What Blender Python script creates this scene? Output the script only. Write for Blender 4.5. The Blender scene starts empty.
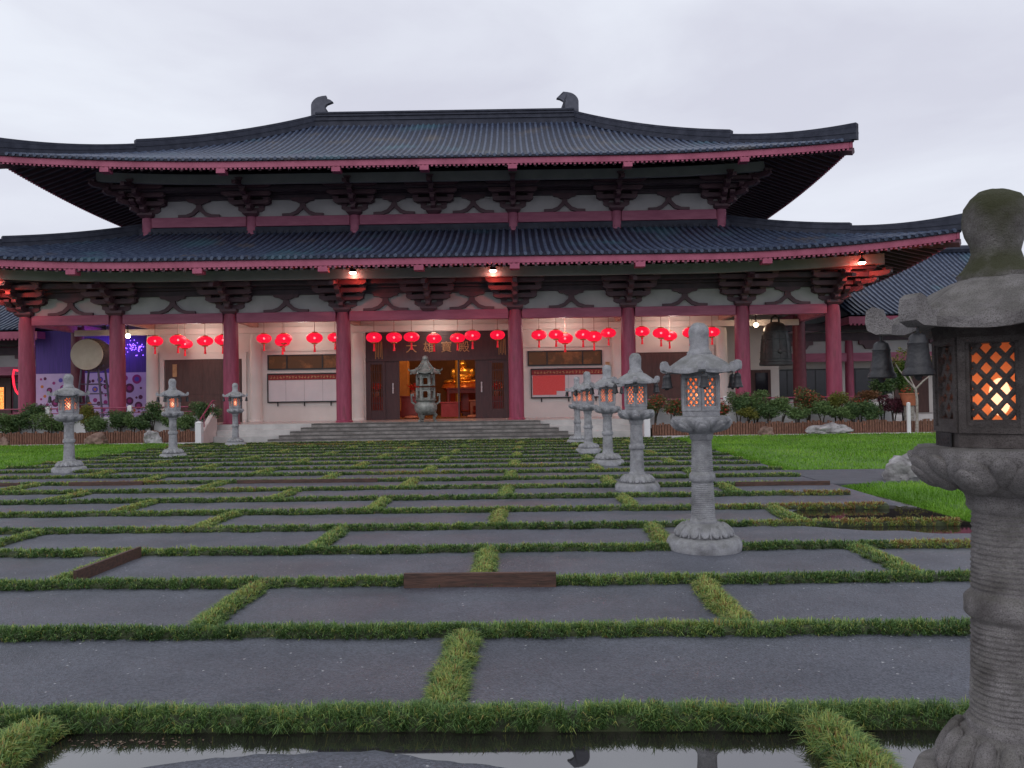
import bpy, bmesh, math, random
import numpy as np
from mathutils import Vector, Matrix, noise

random.seed(7)
rng = np.random.default_rng(11)
R = math.radians
PI = math.pi
sc = bpy.context.scene
col = sc.collection

# ------------------------------------------------------------------ camera
F_PX, EYE = 780.0, 1.6
cam_d = bpy.data.cameras.new("camera")
cam = bpy.data.objects.new("camera", cam_d)
col.objects.link(cam)
cam_d.sensor_width = 36.0
cam_d.lens = F_PX / 1024 * 36.0
cam_d.clip_start = 0.05
cam_d.clip_end = 5000
CAM_M = (Matrix.Translation((0, 0, EYE)) @ Matrix.Rotation(R(1.54), 4, 'Z') @
         Matrix.Rotation(R(90 + 1.1), 4, 'X') @ Matrix.Rotation(R(-0.88), 4, 'Z'))
cam.matrix_world = CAM_M
sc.camera = cam


def at(px, py, Y):
    """world point that stands on the plane y = Y and is seen at pixel px, py"""
    d = CAM_M.to_3x3() @ Vector(((px - 512) / F_PX, -(py - 384) / F_PX, -1))
    t = Y / d.y
    return Vector((d.x * t, Y, EYE + d.z * t))


# ------------------------------------------------------------------ world, sun, exposure
w = bpy.data.worlds.new("World")
sc.world = w
w.use_nodes = True
nt = w.node_tree
nt.nodes.clear()
N = nt.nodes.new
out = N('ShaderNodeOutputWorld')
sky = N('ShaderNodeTexSky')
sky.sky_type = 'NISHITA'
sky.sun_disc = False
sky.sun_elevation = R(38)
sky.sun_rotation = R(200)
bg1 = N('ShaderNodeBackground')
bg1.inputs[1].default_value = 0.05
nt.links.new(sky.outputs[0], bg1.inputs[0])
tc = N('ShaderNodeTexCoord')
mp = N('ShaderNodeMapping')
mp.inputs['Scale'].default_value = (1.0, 1.0, 2.6)
mp.inputs['Location'].default_value = (3.1, 0.4, 0.2)
nt.links.new(tc.outputs['Generated'], mp.inputs[0])
nz = N('ShaderNodeTexNoise')
nz.inputs['Scale'].default_value = 2.3
nz.inputs['Detail'].default_value = 7
nz.inputs['Roughness'].default_value = 0.52
nz.inputs['Distortion'].default_value = 0.35
nt.links.new(mp.outputs[0], nz.inputs['Vector'])
cr = N('ShaderNodeValToRGB')
cr.color_ramp.elements[0].position = 0.34
cr.color_ramp.elements[0].color = (0.57, 0.58, 0.67, 1)
cr.color_ramp.elements[1].position = 0.64
cr.color_ramp.elements[1].color = (0.71, 0.74, 0.815, 1)
nt.links.new(nz.outputs[0], cr.inputs[0])
bg2 = N('ShaderNodeBackground')
bg2.inputs[1].default_value = 1.0
nt.links.new(cr.outputs[0], bg2.inputs[0])
mx = N('ShaderNodeMixShader')
mx.inputs[0].default_value = 0.95
nt.links.new(bg1.outputs[0], mx.inputs[1])
nt.links.new(bg2.outputs[0], mx.inputs[2])
nt.links.new(mx.outputs[0], out.inputs[0])

sun_d = bpy.data.lights.new("sun", 'SUN')
sun_d.energy = 0.5
sun_d.angle = R(40)
sun_d.color = (1.0, 0.96, 0.93)
sun = bpy.data.objects.new("sun", sun_d)
col.objects.link(sun)
sun.rotation_euler = (R(90 - 38), 0, R(-20))

sc.view_settings.view_transform = 'Standard'
sc.view_settings.look = 'None'
sc.view_settings.gamma = 1
sc.view_settings.exposure = 0.28
sc.view_settings.use_curve_mapping = False


# ------------------------------------------------------------------ helpers
class MB:
    """collects shapes and links them as one mesh object"""

    def __init__(self):
        self.v, self.f, self.m = [], [], []

    def add(self, vs, fs, m=0):
        o = len(self.v)
        self.v.extend([tuple(p) for p in vs])
        for q in fs:
            self.f.append(tuple(i + o for i in q))
            self.m.append(m)
        return self

    def box(self, x0, x1, y0, y1, z0, z1, m=0, M=None):
        vs = [(x0, y0, z0), (x1, y0, z0), (x1, y1, z0), (x0, y1, z0),
              (x0, y0, z1), (x1, y0, z1), (x1, y1, z1), (x0, y1, z1)]
        if M is not None:
            vs = [M @ Vector(p) for p in vs]
        return self.add(vs, [(0, 3, 2, 1), (4, 5, 6, 7), (0, 1, 5, 4), (1, 2, 6, 5), (2, 3, 7, 6), (3, 0, 4, 7)], m)

    def taper(self, cx, cy, z0, z1, a0, b0, a1, b1, m=0):
        vs = [(cx - a0, cy - b0, z0), (cx + a0, cy - b0, z0), (cx + a0, cy + b0, z0), (cx - a0, cy + b0, z0),
              (cx - a1, cy - b1, z1), (cx + a1, cy - b1, z1), (cx + a1, cy + b1, z1), (cx - a1, cy + b1, z1)]
        return self.add(vs, [(0, 3, 2, 1), (4, 5, 6, 7), (0, 1, 5, 4), (1, 2, 6, 5), (2, 3, 7, 6), (3, 0, 4, 7)], m)

    def tube(self, pts, radii, n=8, m=0, caps=True):
        pts = [Vector(p) for p in pts]
        if not hasattr(radii, '__len__'):
            radii = [radii] * len(pts)
        rings = []
        for i, p in enumerate(pts):
            d = (pts[min(i + 1, len(pts) - 1)] - pts[max(i - 1, 0)]).normalized()
            up = Vector((0, 0, 1)) if abs(d.z) < 0.95 else Vector((0, 1, 0))
            a = d.cross(up).normalized()
            b = a.cross(d)
            rings.append([p + (a * math.cos(2 * PI * k / n) + b * math.sin(2 * PI * k / n)) * radii[i] for k in range(n)])
        vs = [q for r in rings for q in r]
        fs = []
        for i in range(len(pts) - 1):
            for k in range(n):
                k2 = (k + 1) % n
                fs.append((i * n + k, i * n + k2, (i + 1) * n + k2, (i + 1) * n + k))
        if caps:
            fs.append(tuple(range(n - 1, -1, -1)))
            fs.append(tuple((len(pts) - 1) * n + k for k in range(n)))
        return self.add(vs, fs, m)

    def lathe(self, prof, n=32, c=(0, 0, 0), rmod=None, m=0, a0=0.0):
        vs, fs = [], []
        for i, (r, z) in enumerate(prof):
            for k in range(n):
                t = a0 + 2 * PI * k / n
                rr = r if rmod is None else r + rmod(t, i, r, z)
                vs.append((c[0] + rr * math.sin(t), c[1] - rr * math.cos(t), c[2] + z))
        for i in range(len(prof) - 1):
            for k in range(n):
                k2 = (k + 1) % n
                fs.append((i * n + k, i * n + k2, (i + 1) * n + k2, (i + 1) * n + k))
        fs.append(tuple(range(n - 1, -1, -1)))
        fs.append(tuple((len(prof) - 1) * n + k for k in range(n)))
        return self.add(vs, fs, m)

    def prism(self, outline, y0, y1, m=0, M=None):
        """outline in x,z pushed along y"""
        n = len(outline)
        vs = [(x, y0, z) for x, z in outline] + [(x, y1, z) for x, z in outline]
        if M is not None:
            vs = [M @ Vector(p) for p in vs]
        fs = [tuple(range(n)), tuple(range(2 * n - 1, n - 1, -1))]
        for k in range(n):
            k2 = (k + 1) % n
            fs.append((k, k + n, k2 + n, k2))
        return self.add(vs, fs, m)

    def ball(self, c, r, sub=2, m=0, jit=0, seed=0.0, fr=1.5):
        bm = bmesh.new()
        bmesh.ops.create_icosphere(bm, subdivisions=sub, radius=1)
        if not hasattr(r, '__len__'):
            r = (r, r, r)
        vs = []
        for q in bm.verts:
            k = 1
            if jit:
                k = 1 + jit * noise.fractal(q.co * fr + Vector((seed, seed * 1.7, -seed)), 1.0, 2.0, 4)
            vs.append((c[0] + q.co.x * r[0] * k, c[1] + q.co.y * r[1] * k, c[2] + q.co.z * r[2] * k))
        fs = [[q.index for q in fc.verts] for fc in bm.faces]
        bm.free()
        return self.add(vs, fs, m)

    def mesh(self, name, mats):
        me = bpy.data.meshes.new(name)
        me.from_pydata(self.v, [], self.f)
        for mt in (mats if isinstance(mats, (list, tuple)) else [mats]):
            me.materials.append(mt)
        me.polygons.foreach_set('material_index', self.m)
        me.update()
        return me

    def build(self, name, mats, parent=None, loc=None, smooth=0, bevel=0):
        me = self.mesh(name, mats)
        if smooth:
            me.shade_smooth()
            me.set_sharp_from_angle(angle=R(smooth))
        return link(name, me, parent, loc, bevel)


def link(name, me, parent=None, loc=None, bevel=0):
    o = bpy.data.objects.new(name, me)
    col.objects.link(o)
    if parent is not None:
        o.parent = parent
    if loc is not None:
        o.location = loc
    if bevel:
        b = o.modifiers.new('bevel', 'BEVEL')
        b.width = bevel
        b.segments = 2
        b.limit_method = 'ANGLE'
        b.angle_limit = R(40)
    return o


def tag(o, label=None, cat=None, group=None, kind=None):
    if label:
        o['label'] = label
    if cat:
        o['category'] = cat
    if group:
        o['group'] = group
    if kind:
        o['kind'] = kind
    return o


def empty(name, loc, label, cat, group=None, rz=0):
    o = bpy.data.objects.new(name, None)
    o.empty_display_size = 0.2
    col.objects.link(o)
    o.location = loc
    o.rotation_euler = (0, 0, rz)
    return tag(o, label, cat, group)


KIDS = {}


def children(o):
    return [c for c in bpy.data.objects if c.parent == o]


def copy_tree(o, parent=None):
    c = o.copy()
    col.objects.link(c)
    if parent is not None:
        c.parent = parent
    for ch in children(o):
        copy_tree(ch, c)
    return c


# ------------------------------------------------------------------ materials
def mat(name, c1, c2=None, rough=0.6, scale=6.0, bump=0.0, bscale=60.0, spec=0.5, detail=5, stretch=None,
        metal=0.0, lo=0.35, hi=0.65, emit=None, estr=0.0, extra=None, bdist=0.01, coords='Object'):
    m = bpy.data.materials.new(name)
    m.use_nodes = True
    t = m.node_tree
    b = t.nodes['Principled BSDF']
    b.inputs['Roughness'].default_value = rough
    b.inputs['Metallic'].default_value = metal
    b.inputs['Specular IOR Level'].default_value = spec
    b.inputs['Base Color'].default_value = (*c1, 1)
    tcn = t.nodes.new('ShaderNodeTexCoord')
    src = tcn.outputs[coords]
    if stretch:
        mpn = t.nodes.new('ShaderNodeMapping')
        mpn.inputs['Scale'].default_value = stretch
        t.links.new(src, mpn.inputs[0])
        src = mpn.outputs[0]
    colsock = None
    if c2:
        n = t.nodes.new('ShaderNodeTexNoise')
        n.inputs['Scale'].default_value = scale
        n.inputs['Detail'].default_value = detail
        n.inputs['Roughness'].default_value = 0.6
        t.links.new(src, n.inputs['Vector'])
        r = t.nodes.new('ShaderNodeValToRGB')
        r.color_ramp.elements[0].position = lo
        r.color_ramp.elements[1].position = hi
        r.color_ramp.elements[0].color = (*c1, 1)
        r.color_ramp.elements[1].color = (*c2, 1)
        t.links.new(n.outputs[0], r.inputs[0])
        colsock = r.outputs[0]
    if extra:
        for (c3, sc3, p0, p1) in extra:
            n3 = t.nodes.new('ShaderNodeTexNoise')
            n3.inputs['Scale'].default_value = sc3
            n3.inputs['Detail'].default_value = 4
            t.links.new(src, n3.inputs['Vector'])
            r3 = t.nodes.new('ShaderNodeMapRange')
            r3.inputs[1].default_value = p0
            r3.inputs[2].default_value = p1
            t.links.new(n3.outputs[0], r3.inputs[0])
            mi = t.nodes.new('ShaderNodeMixRGB')
            t.links.new(r3.outputs[0], mi.inputs[0])
            if colsock:
                t.links.new(colsock, mi.inputs[1])
            else:
                mi.inputs[1].default_value = (*c1, 1)
            mi.inputs[2].default_value = (*c3, 1)
            colsock = mi.outputs[0]
    if colsock:
        t.links.new(colsock, b.inputs['Base Color'])
    if bump:
        n2 = t.nodes.new('ShaderNodeTexNoise')
        n2.inputs['Scale'].default_value = bscale
        n2.inputs['Detail'].default_value = 6
        t.links.new(src, n2.inputs['Vector'])
        bp = t.nodes.new('ShaderNodeBump')
        bp.inputs['Strength'].default_value = bump
        bp.inputs['Distance'].default_value = bdist
        t.links.new(n2.outputs[0], bp.inputs['Height'])
        t.links.new(bp.outputs[0], b.inputs['Normal'])
    if emit:
        b.inputs['Emission Color'].default_value = (*emit, 1)
        b.inputs['Emission Strength'].default_value = estr
    return m


def stone_mat(name, c1, c2, moss, mossamt, dark, mz0=.55, mz1=.85):
    """granite: speckle, chisel bump in horizontal courses, moss where it faces up"""
    m = mat(name, c1, c2, rough=0.85, scale=18, spec=0.3)
    t = m.node_tree
    b = t.nodes['Principled BSDF']
    old = b.inputs['Base Color'].links[0].from_socket
    tc0 = t.nodes.new('ShaderNodeTexCoord')
    oi = t.nodes.new('ShaderNodeObjectInfo')
    tcn = t.nodes.new('ShaderNodeVectorMath')
    t.links.new(tc0.outputs['Object'], tcn.inputs[0])
    t.links.new(oi.outputs['Location'], tcn.inputs[1])
    sp = t.nodes.new('ShaderNodeTexNoise')
    sp.inputs['Scale'].default_value = 260
    sp.inputs['Detail'].default_value = 2
    t.links.new(tcn.outputs[0], sp.inputs['Vector'])
    r1 = t.nodes.new('ShaderNodeMapRange')
    r1.inputs[1].default_value = 0.52
    r1.inputs[2].default_value = 0.62
    r1.inputs[3].default_value = 0.0
    r1.inputs[4].default_value = 0.55
    t.links.new(sp.outputs[0], r1.inputs[0])
    m1 = t.nodes.new('ShaderNodeMixRGB')
    t.links.new(r1.outputs[0], m1.inputs[0])
    t.links.new(old, m1.inputs[1])
    m1.inputs[2].default_value = (*dark, 1)
    # weather stains
    st = t.nodes.new('ShaderNodeTexNoise')
    st.inputs['Scale'].default_value = 5
    st.inputs['Detail'].default_value = 6
    t.links.new(tcn.outputs[0], st.inputs['Vector'])
    r2 = t.nodes.new('ShaderNodeMapRange')
    r2.inputs[1].default_value = 0.48
    r2.inputs[2].default_value = 0.72
    r2.inputs[4].default_value = 0.7
    t.links.new(st.outputs[0], r2.inputs[0])
    m2 = t.nodes.new('ShaderNodeMixRGB')
    t.links.new(r2.outputs[0], m2.inputs[0])
    t.links.new(m1.outputs[0], m2.inputs[1])
    m2.inputs[2].default_value = (*dark, 1)
    # moss
    g = t.nodes.new('ShaderNodeNewGeometry')
    sx = t.nodes.new('ShaderNodeSeparateXYZ')
    t.links.new(g.outputs['Normal'], sx.inputs[0])
    st2 = t.nodes.new('ShaderNodeTexNoise')
    st2.inputs['Scale'].default_value = 9
    st2.inputs['Detail'].default_value = 6
    t.links.new(tcn.outputs[0], st2.inputs['Vector'])
    ad = t.nodes.new('ShaderNodeMath')
    ad.operation = 'MULTIPLY_ADD'
    ad.inputs[1].default_value = 0.45
    t.links.new(sx.outputs['Z'], ad.inputs[0])
    t.links.new(st2.outputs[0], ad.inputs[2])
    r4 = t.nodes.new('ShaderNodeMapRange')
    r4.inputs[1].default_value = mz0
    r4.inputs[2].default_value = mz1
    r4.inputs[4].default_value = mossamt
    t.links.new(ad.outputs[0], r4.inputs[0])
    m3 = t.nodes.new('ShaderNodeMixRGB')
    t.links.new(r4.outputs[0], m3.inputs[0])
    t.links.new(m2.outputs[0], m3.inputs[1])
    m3.inputs[2].default_value = (*moss, 1)
    t.links.new(m3.outputs[0], b.inputs['Base Color'])
    # bump
    mpn = t.nodes.new('ShaderNodeMapping')
    mpn.inputs['Scale'].default_value = (1, 1, 1.25)
    t.links.new(tcn.outputs[0], mpn.inputs[0])
    n2 = t.nodes.new('ShaderNodeTexNoise')
    n2.inputs['Scale'].default_value = 75
    n2.inputs['Detail'].default_value = 8
    n2.inputs['Roughness'].default_value = 0.74
    t.links.new(mpn.outputs[0], n2.inputs['Vector'])
    bp = t.nodes.new('ShaderNodeBump')
    bp.inputs['Strength'].default_value = 1.0
    bp.inputs['Distance'].default_value = 0.02
    t.links.new(n2.outputs[0], bp.inputs['Height'])
    t.links.new(bp.outputs[0], b.inputs['Normal'])
    return m


def emis(name, c, s):
    m = bpy.data.materials.new(name)
    m.use_nodes = True
    t = m.node_tree
    b = t.nodes['Principled BSDF']
    b.inputs['Base Color'].default_value = (*[min(1, x) for x in c], 1)
    b.inputs['Emission Color'].default_value = (*c, 1)
    b.inputs['Emission Strength'].default_value = s
    return m


def leaf_mat(name, c1, c2, c3=None, trans=0.25):
    """leaf colour drawn per leaf"""
    m = bpy.data.materials.new(name)
    m.use_nodes = True
    t = m.node_tree
    b = t.nodes['Principled BSDF']
    b.inputs['Roughness'].default_value = 0.5
    b.inputs['Specular IOR Level'].default_value = 0.35
    g = t.nodes.new('ShaderNodeNewGeometry')
    r = t.nodes.new('ShaderNodeValToRGB')
    r.color_ramp.elements[0].color = (*c1, 1)
    r.color_ramp.elements[1].color = (*c2, 1)
    if c3:
        r.color_ramp.elements[1].position = 0.78
        e = r.color_ramp.elements.new(0.80)
        e.color = (*c3, 1)
        e = r.color_ramp.elements.new(1.0)
        e.color = (*c3, 1)
    t.links.new(g.outputs['Random Per Island'], r.inputs[0])
    t.links.new(r.outputs[0], b.inputs['Base Color'])
    tr = t.nodes.new('ShaderNodeBsdfTranslucent')
    t.links.new(r.outputs[0], tr.inputs[0])
    ms = t.nodes.new('ShaderNodeMixShader')
    ms.inputs[0].default_value = trans
    t.links.new(b.outputs[0], ms.inputs[1])
    t.links.new(tr.outputs[0], ms.inputs[2])
    t.links.new(ms.outputs[0], t.nodes['Material Output'].inputs[0])
    return m


M_RED = mat('rose_red_paint', (0.25, 0.036, 0.080), (0.35, 0.068, 0.125), rough=0.5, scale=2.2, bump=0.15, bscale=14, stretch=(3, 3, .5), detail=8, extra=[((0.20, 0.045, 0.07), 3.0, .55, .75)])
M_BEAM = mat('faded_rose_paint', (0.33, 0.085, 0.155), (0.45, 0.14, 0.22), rough=0.6, scale=1.6, bump=0.15, bscale=14, detail=8, stretch=(.6, 3, 3))
M_FASCIA = mat('eave_rose_paint', (0.32, 0.060, 0.118), (0.45, 0.105, 0.185), rough=0.55, scale=1.1, detail=9)
M_DARK = mat('dark_brown_timber', (0.055, 0.038, 0.054), (0.085, 0.055, 0.072), rough=0.6, scale=3, bump=0.1)
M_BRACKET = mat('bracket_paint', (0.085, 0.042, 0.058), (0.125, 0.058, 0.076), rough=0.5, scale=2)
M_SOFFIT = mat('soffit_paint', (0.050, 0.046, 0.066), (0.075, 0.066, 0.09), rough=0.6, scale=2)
M_PURLIN = mat('pale_grey_paint', (0.26, 0.27, 0.28), (0.34, 0.34, 0.35), rough=0.6, scale=1)
M_PANEL = mat('grey_plaster', (0.44, 0.425, 0.44), (0.54, 0.52, 0.53), rough=0.8, scale=1.0)
M_WALL = mat('cream_plaster', (0.66, 0.625, 0.59), (0.75, 0.71, 0.67), rough=0.75, scale=0.7, bump=0.05, bscale=40)
M_CEIL = mat('ceiling_board', (0.38, 0.20, 0.16), (0.46, 0.26, 0.21), rough=0.7, scale=1.0)
M_TILE = mat('glazed_slate_tile', (0.008, 0.011, 0.024), (0.018, 0.023, 0.044), rough=0.5, scale=1.6, bump=0.25, bscale=9,
             spec=0.25, extra=[((0.08, 0.07, 0.06), 0.55, 0.60, 0.78), ((0.03, 0.07, 0.10), 0.35, 0.58, 0.7)])
M_RIB = mat('glazed_rib_tile', (0.028, 0.040, 0.078), (0.085, 0.112, 0.175), rough=0.42, scale=4.5, bump=0.2, bscale=9, spec=0.32,
            extra=[((0.13, 0.10, 0.075), 0.55, 0.60, 0.80), ((0.06, 0.12, 0.16), 0.35, 0.58, 0.7)])
M_RIDGE = mat('ridge_tile', (0.020, 0.024, 0.042), (0.045, 0.050, 0.075), rough=0.6, spec=0.3, scale=2.5, bump=0.2, bscale=12)
M_ORNAMENT = mat('ridge_ornament_stone', (0.055, 0.06, 0.085), (0.10, 0.105, 0.14), rough=0.6, scale=3, bump=0.3, bscale=10)
M_PODIUM = mat('pale_granite', (0.44, 0.42, 0.41), (0.56, 0.54, 0.52), rough=0.5, scale=2, bump=0.05)
M_STEPS = mat('weathered_step_stone', (0.125, 0.112, 0.102), (0.285, 0.262, 0.245), rough=0.5, scale=2.2, bump=0.1, bscale=40)
M_TREAD = mat('tread_strip', (0.045, 0.042, 0.04), (0.09, 0.085, 0.08), rough=0.6, scale=20)
M_FLOOR = mat('wet_floor_tile', (0.42, 0.36, 0.34), (0.52, 0.46, 0.43), rough=0.22, scale=1.5)
M_WHITE = mat('white_paint', (0.68, 0.67, 0.68), (0.78, 0.77, 0.77), rough=0.7, scale=1.5, bump=0.05)
M_DOOR = mat('maroon_door_timber', (0.050, 0.020, 0.022), (0.075, 0.030, 0.032), rough=0.45, scale=2, stretch=(8, 8, 1))
M_SLIDE = mat('brown_door_timber', (0.070, 0.032, 0.028), (0.10, 0.048, 0.040), rough=0.5, scale=2, stretch=(6, 6, 1))
M_FRAME = mat('black_window_frame', (0.012, 0.012, 0.014), rough=0.4)
M_PANE = mat('dim_window_pane', (0.035, 0.018, 0.012), (0.34, 0.15, 0.06), rough=0.3, scale=1.1, lo=0.45, hi=0.72, spec=0.2, emit=(.30, .12, .05), estr=.12)  # warm reflection painted as brown patches, with a faint glow added
M_GLASSDARK = mat('dark_window_pane', (0.012, 0.012, 0.018), (0.03, 0.03, 0.04), rough=0.12, scale=1.0)
M_BOARDW = mat('white_notice_sheet', (0.62, 0.60, 0.62), (0.70, 0.67, 0.69), rough=0.5, scale=1)
M_BOARDR = mat('red_name_sheet', (0.74, 0.06, 0.06), (0.80, 0.13, 0.12), rough=0.6, scale=30, stretch=(3, 1, 1))
M_HEADER = mat('dark_red_banner', (0.20, 0.02, 0.02), (0.28, 0.03, 0.03), rough=0.6, scale=4)
M_GOLD = mat('gold_lettering', (0.42, 0.22, 0.10), (0.55, 0.33, 0.16), rough=0.45, scale=5, metal=0.2)
M_STATUE = mat('gilded_statue', (0.85, 0.42, 0.08), (1.0, 0.58, 0.14), rough=0.3, scale=3, metal=0.8)
M_BRONZE = mat('green_bronze', (0.20, 0.205, 0.185), (0.34, 0.35, 0.32), rough=0.5, scale=7, metal=0.25, bump=0.3, bscale=30,
               extra=[((0.09, 0.09, 0.08), 4, 0.5, 0.75)])
M_BELL = mat('dark_bell_bronze', (0.030, 0.035, 0.036), (0.06, 0.065, 0.065), rough=0.5, scale=5, metal=0.3, bump=0.25, bscale=25)
M_IRON = mat('black_cast_iron', (0.014, 0.014, 0.017), (0.03, 0.03, 0.034), rough=0.5, scale=14, bump=0.3, bscale=70)
M_HIDE = mat('drum_hide', (0.50, 0.44, 0.34), (0.60, 0.54, 0.43), rough=0.7, scale=2.0)
M_DRUM = mat('drum_timber', (0.055, 0.040, 0.028), (0.09, 0.065, 0.042), rough=0.4, scale=5, stretch=(1, 6, 1))
M_STEEL = mat('grey_steel_frame', (0.10, 0.09, 0.13), rough=0.5)
M_LOG = mat('log_edging_bark', (0.095, 0.045, 0.030), (0.26, 0.125, 0.080), rough=0.8, scale=9, bump=0.3, bscale=25, stretch=(4, 4, 1))
M_PLANK = mat('wet_brown_plank', (0.040, 0.022, 0.016), (0.11, 0.052, 0.036), rough=0.55, scale=5, stretch=(1, 5, 9), bump=0.3, bscale=15)
M_SOIL = mat('planting_soil', (0.030, 0.022, 0.018), (0.055, 0.042, 0.032), rough=0.95, scale=8, bump=0.5, bscale=20)
M_ROCK = mat('pale_rock', (0.16, 0.15, 0.15), (0.46, 0.45, 0.45), rough=0.8, scale=3.2, bump=0.8, bscale=9, bdist=0.06, detail=9)
M_ROCKB = mat('brown_rock', (0.14, 0.085, 0.065), (0.30, 0.20, 0.16), rough=0.85, scale=4, bump=0.7, bscale=9, bdist=0.05)
M_BARK = mat('pale_bark', (0.22, 0.19, 0.165), (0.42, 0.38, 0.34), rough=0.85, scale=12, bump=0.4, bscale=30)
M_DBARK = mat('dark_bark', (0.035, 0.027, 0.022), (0.07, 0.055, 0.045), rough=0.9, scale=12, bump=0.4, bscale=30)
M_TERRA = mat('terracotta', (0.42, 0.12, 0.06), (0.50, 0.17, 0.09), rough=0.7, scale=5)
M_STONE = stone_mat('grey_granite', (0.37, 0.37, 0.395), (0.50, 0.50, 0.525), (0.13, 0.135, 0.09), 0.35, (0.15, 0.15, 0.16))
M_STONEDK = stone_mat('weathered_dimmed_granite', (0.26, 0.242, 0.242), (0.40, 0.375, 0.372), (0.060, 0.062, 0.022), 0.30, (0.080, 0.068, 0.066))  # same stained granite as the other lanterns, local dimness put into its colour
M_STONEMOSS = stone_mat('mossy_dark_granite', (0.19, 0.175, 0.17), (0.29, 0.275, 0.265), (0.055, 0.060, 0.018), 0.85, (0.080, 0.070, 0.060), .36, .72)
M_STONESHADE = stone_mat('shaded_chamber_granite', (0.125, 0.105, 0.100), (0.20, 0.175, 0.168), (0.06, 0.06, 0.03), 0.1, (0.060, 0.050, 0.048))  # chamber granite darkened: the shade under the roof is put into the colour

M_SHRUB = leaf_mat('shrub_leaf', (0.086, 0.147, 0.053), (0.184, 0.282, 0.098))
M_SHRUBD = leaf_mat('dark_shrub_leaf', (0.052, 0.109, 0.046), (0.143, 0.220, 0.078))
M_SHRUBR = leaf_mat('red_tipped_leaf', (0.074, 0.110, 0.040), (0.156, 0.193, 0.070), (0.552, 0.092, 0.064))
M_SHRUBY = leaf_mat('yellow_green_leaf', (0.112, 0.138, 0.031), (0.250, 0.237, 0.050))
M_MAPLE = leaf_mat('purple_leaf', (0.065, 0.021, 0.033), (0.143, 0.039, 0.058))
M_RUST = leaf_mat('rust_leaf', (0.143, 0.072, 0.036), (0.247, 0.124, 0.058))
M_BRIGHT = leaf_mat('bright_leaf', (0.05, 0.11, 0.02), (0.13, 0.22, 0.04))


# gravel: fine stone chips, a few white ones, wet
def gravel_mat():
    m = mat('wet_grey_gravel', (0.060, 0.065, 0.082), (0.108, 0.115, 0.138), rough=0.55, scale=1.1, detail=9, lo=0.3, hi=0.7, spec=0.5)
    t = m.node_tree
    b = t.nodes['Principled BSDF']
    old = b.inputs['Base Color'].links[0].from_socket
    tcn = t.nodes.new('ShaderNodeTexCoord')
    vo = t.nodes.new('ShaderNodeTexVoronoi')
    vo.inputs['Scale'].default_value = 95
    t.links.new(tcn.outputs['Object'], vo.inputs['Vector'])
    hs = t.nodes.new('ShaderNodeSeparateXYZ')
    t.links.new(vo.outputs['Color'], hs.inputs[0])
    # chip brightness
    r0 = t.nodes.new('ShaderNodeMapRange')
    r0.inputs[3].default_value = 0.62
    r0.inputs[4].default_value = 1.38
    t.links.new(hs.outputs['X'], r0.inputs[0])
    mu = t.nodes.new('ShaderNodeMixRGB')
    mu.blend_type = 'MULTIPLY'
    mu.inputs[0].default_value = 1
    t.links.new(old, mu.inputs[1])
    t.links.new(r0.outputs[0], mu.inputs[2])
    r1 = t.nodes.new('ShaderNodeMapRange')
    r1.inputs[1].default_value = 0.9978
    r1.inputs[2].default_value = 0.9988
    t.links.new(hs.outputs['Y'], r1.inputs[0])
    mi = t.nodes.new('ShaderNodeMixRGB')
    t.links.new(r1.outputs[0], mi.inputs[0])
    t.links.new(mu.outputs[0], mi.inputs[1])
    mi.inputs[2].default_value = (0.5, 0.5, 0.5, 1)
    t.links.new(mi.outputs[0], b.inputs['Base Color'])
    # wet sheen in patches
    n = t.nodes.new('ShaderNodeTexNoise')
    n.inputs['Scale'].default_value = 0.7
    n.inputs['Detail'].default_value = 5
    t.links.new(tcn.outputs['Object'], n.inputs['Vector'])
    r2 = t.nodes.new('ShaderNodeMapRange')
    r2.inputs[1].default_value = 0.35
    r2.inputs[2].default_value = 0.65
    r2.inputs[3].default_value = 0.30
    r2.inputs[4].default_value = 0.62
    t.links.new(n.outputs[0], r2.inputs[0])
    t.links.new(r2.outputs[0], b.inputs['Roughness'])
    bp = t.nodes.new('ShaderNodeBump')
    bp.inputs['Strength'].default_value = 0.7
    bp.inputs['Distance'].default_value = 0.006
    t.links.new(vo.outputs['Distance'], bp.inputs['Height'])
    t.links.new(bp.outputs[0], b.inputs['Normal'])
    return m


M_GRAVEL = gravel_mat()
M_WATER = mat('still_rain_water', (0.022, 0.020, 0.018), rough=0.015, spec=1.0)
M_WATER.node_tree.nodes['Principled BSDF'].inputs['IOR'].default_value = 2.1
M_PATH = mat('dark_wet_path', (0.060, 0.064, 0.078), (0.090, 0.095, 0.112), rough=0.65, scale=3, bump=0.3, bscale=150)
M_GROUND = mat('damp_ground', (0.045, 0.050, 0.035), (0.075, 0.070, 0.050), rough=0.9, scale=0.8, bump=0.4, bscale=5)
M_LAWNBASE = mat('lawn_turf', (0.07, 0.16, 0.016), (0.10, 0.21, 0.026), rough=0.9, scale=2)
M_GRAVELW = mat('white_gravel_line', (0.48, 0.46, 0.46), (0.62, 0.60, 0.60), rough=0.9, scale=20, bump=0.5)


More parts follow.
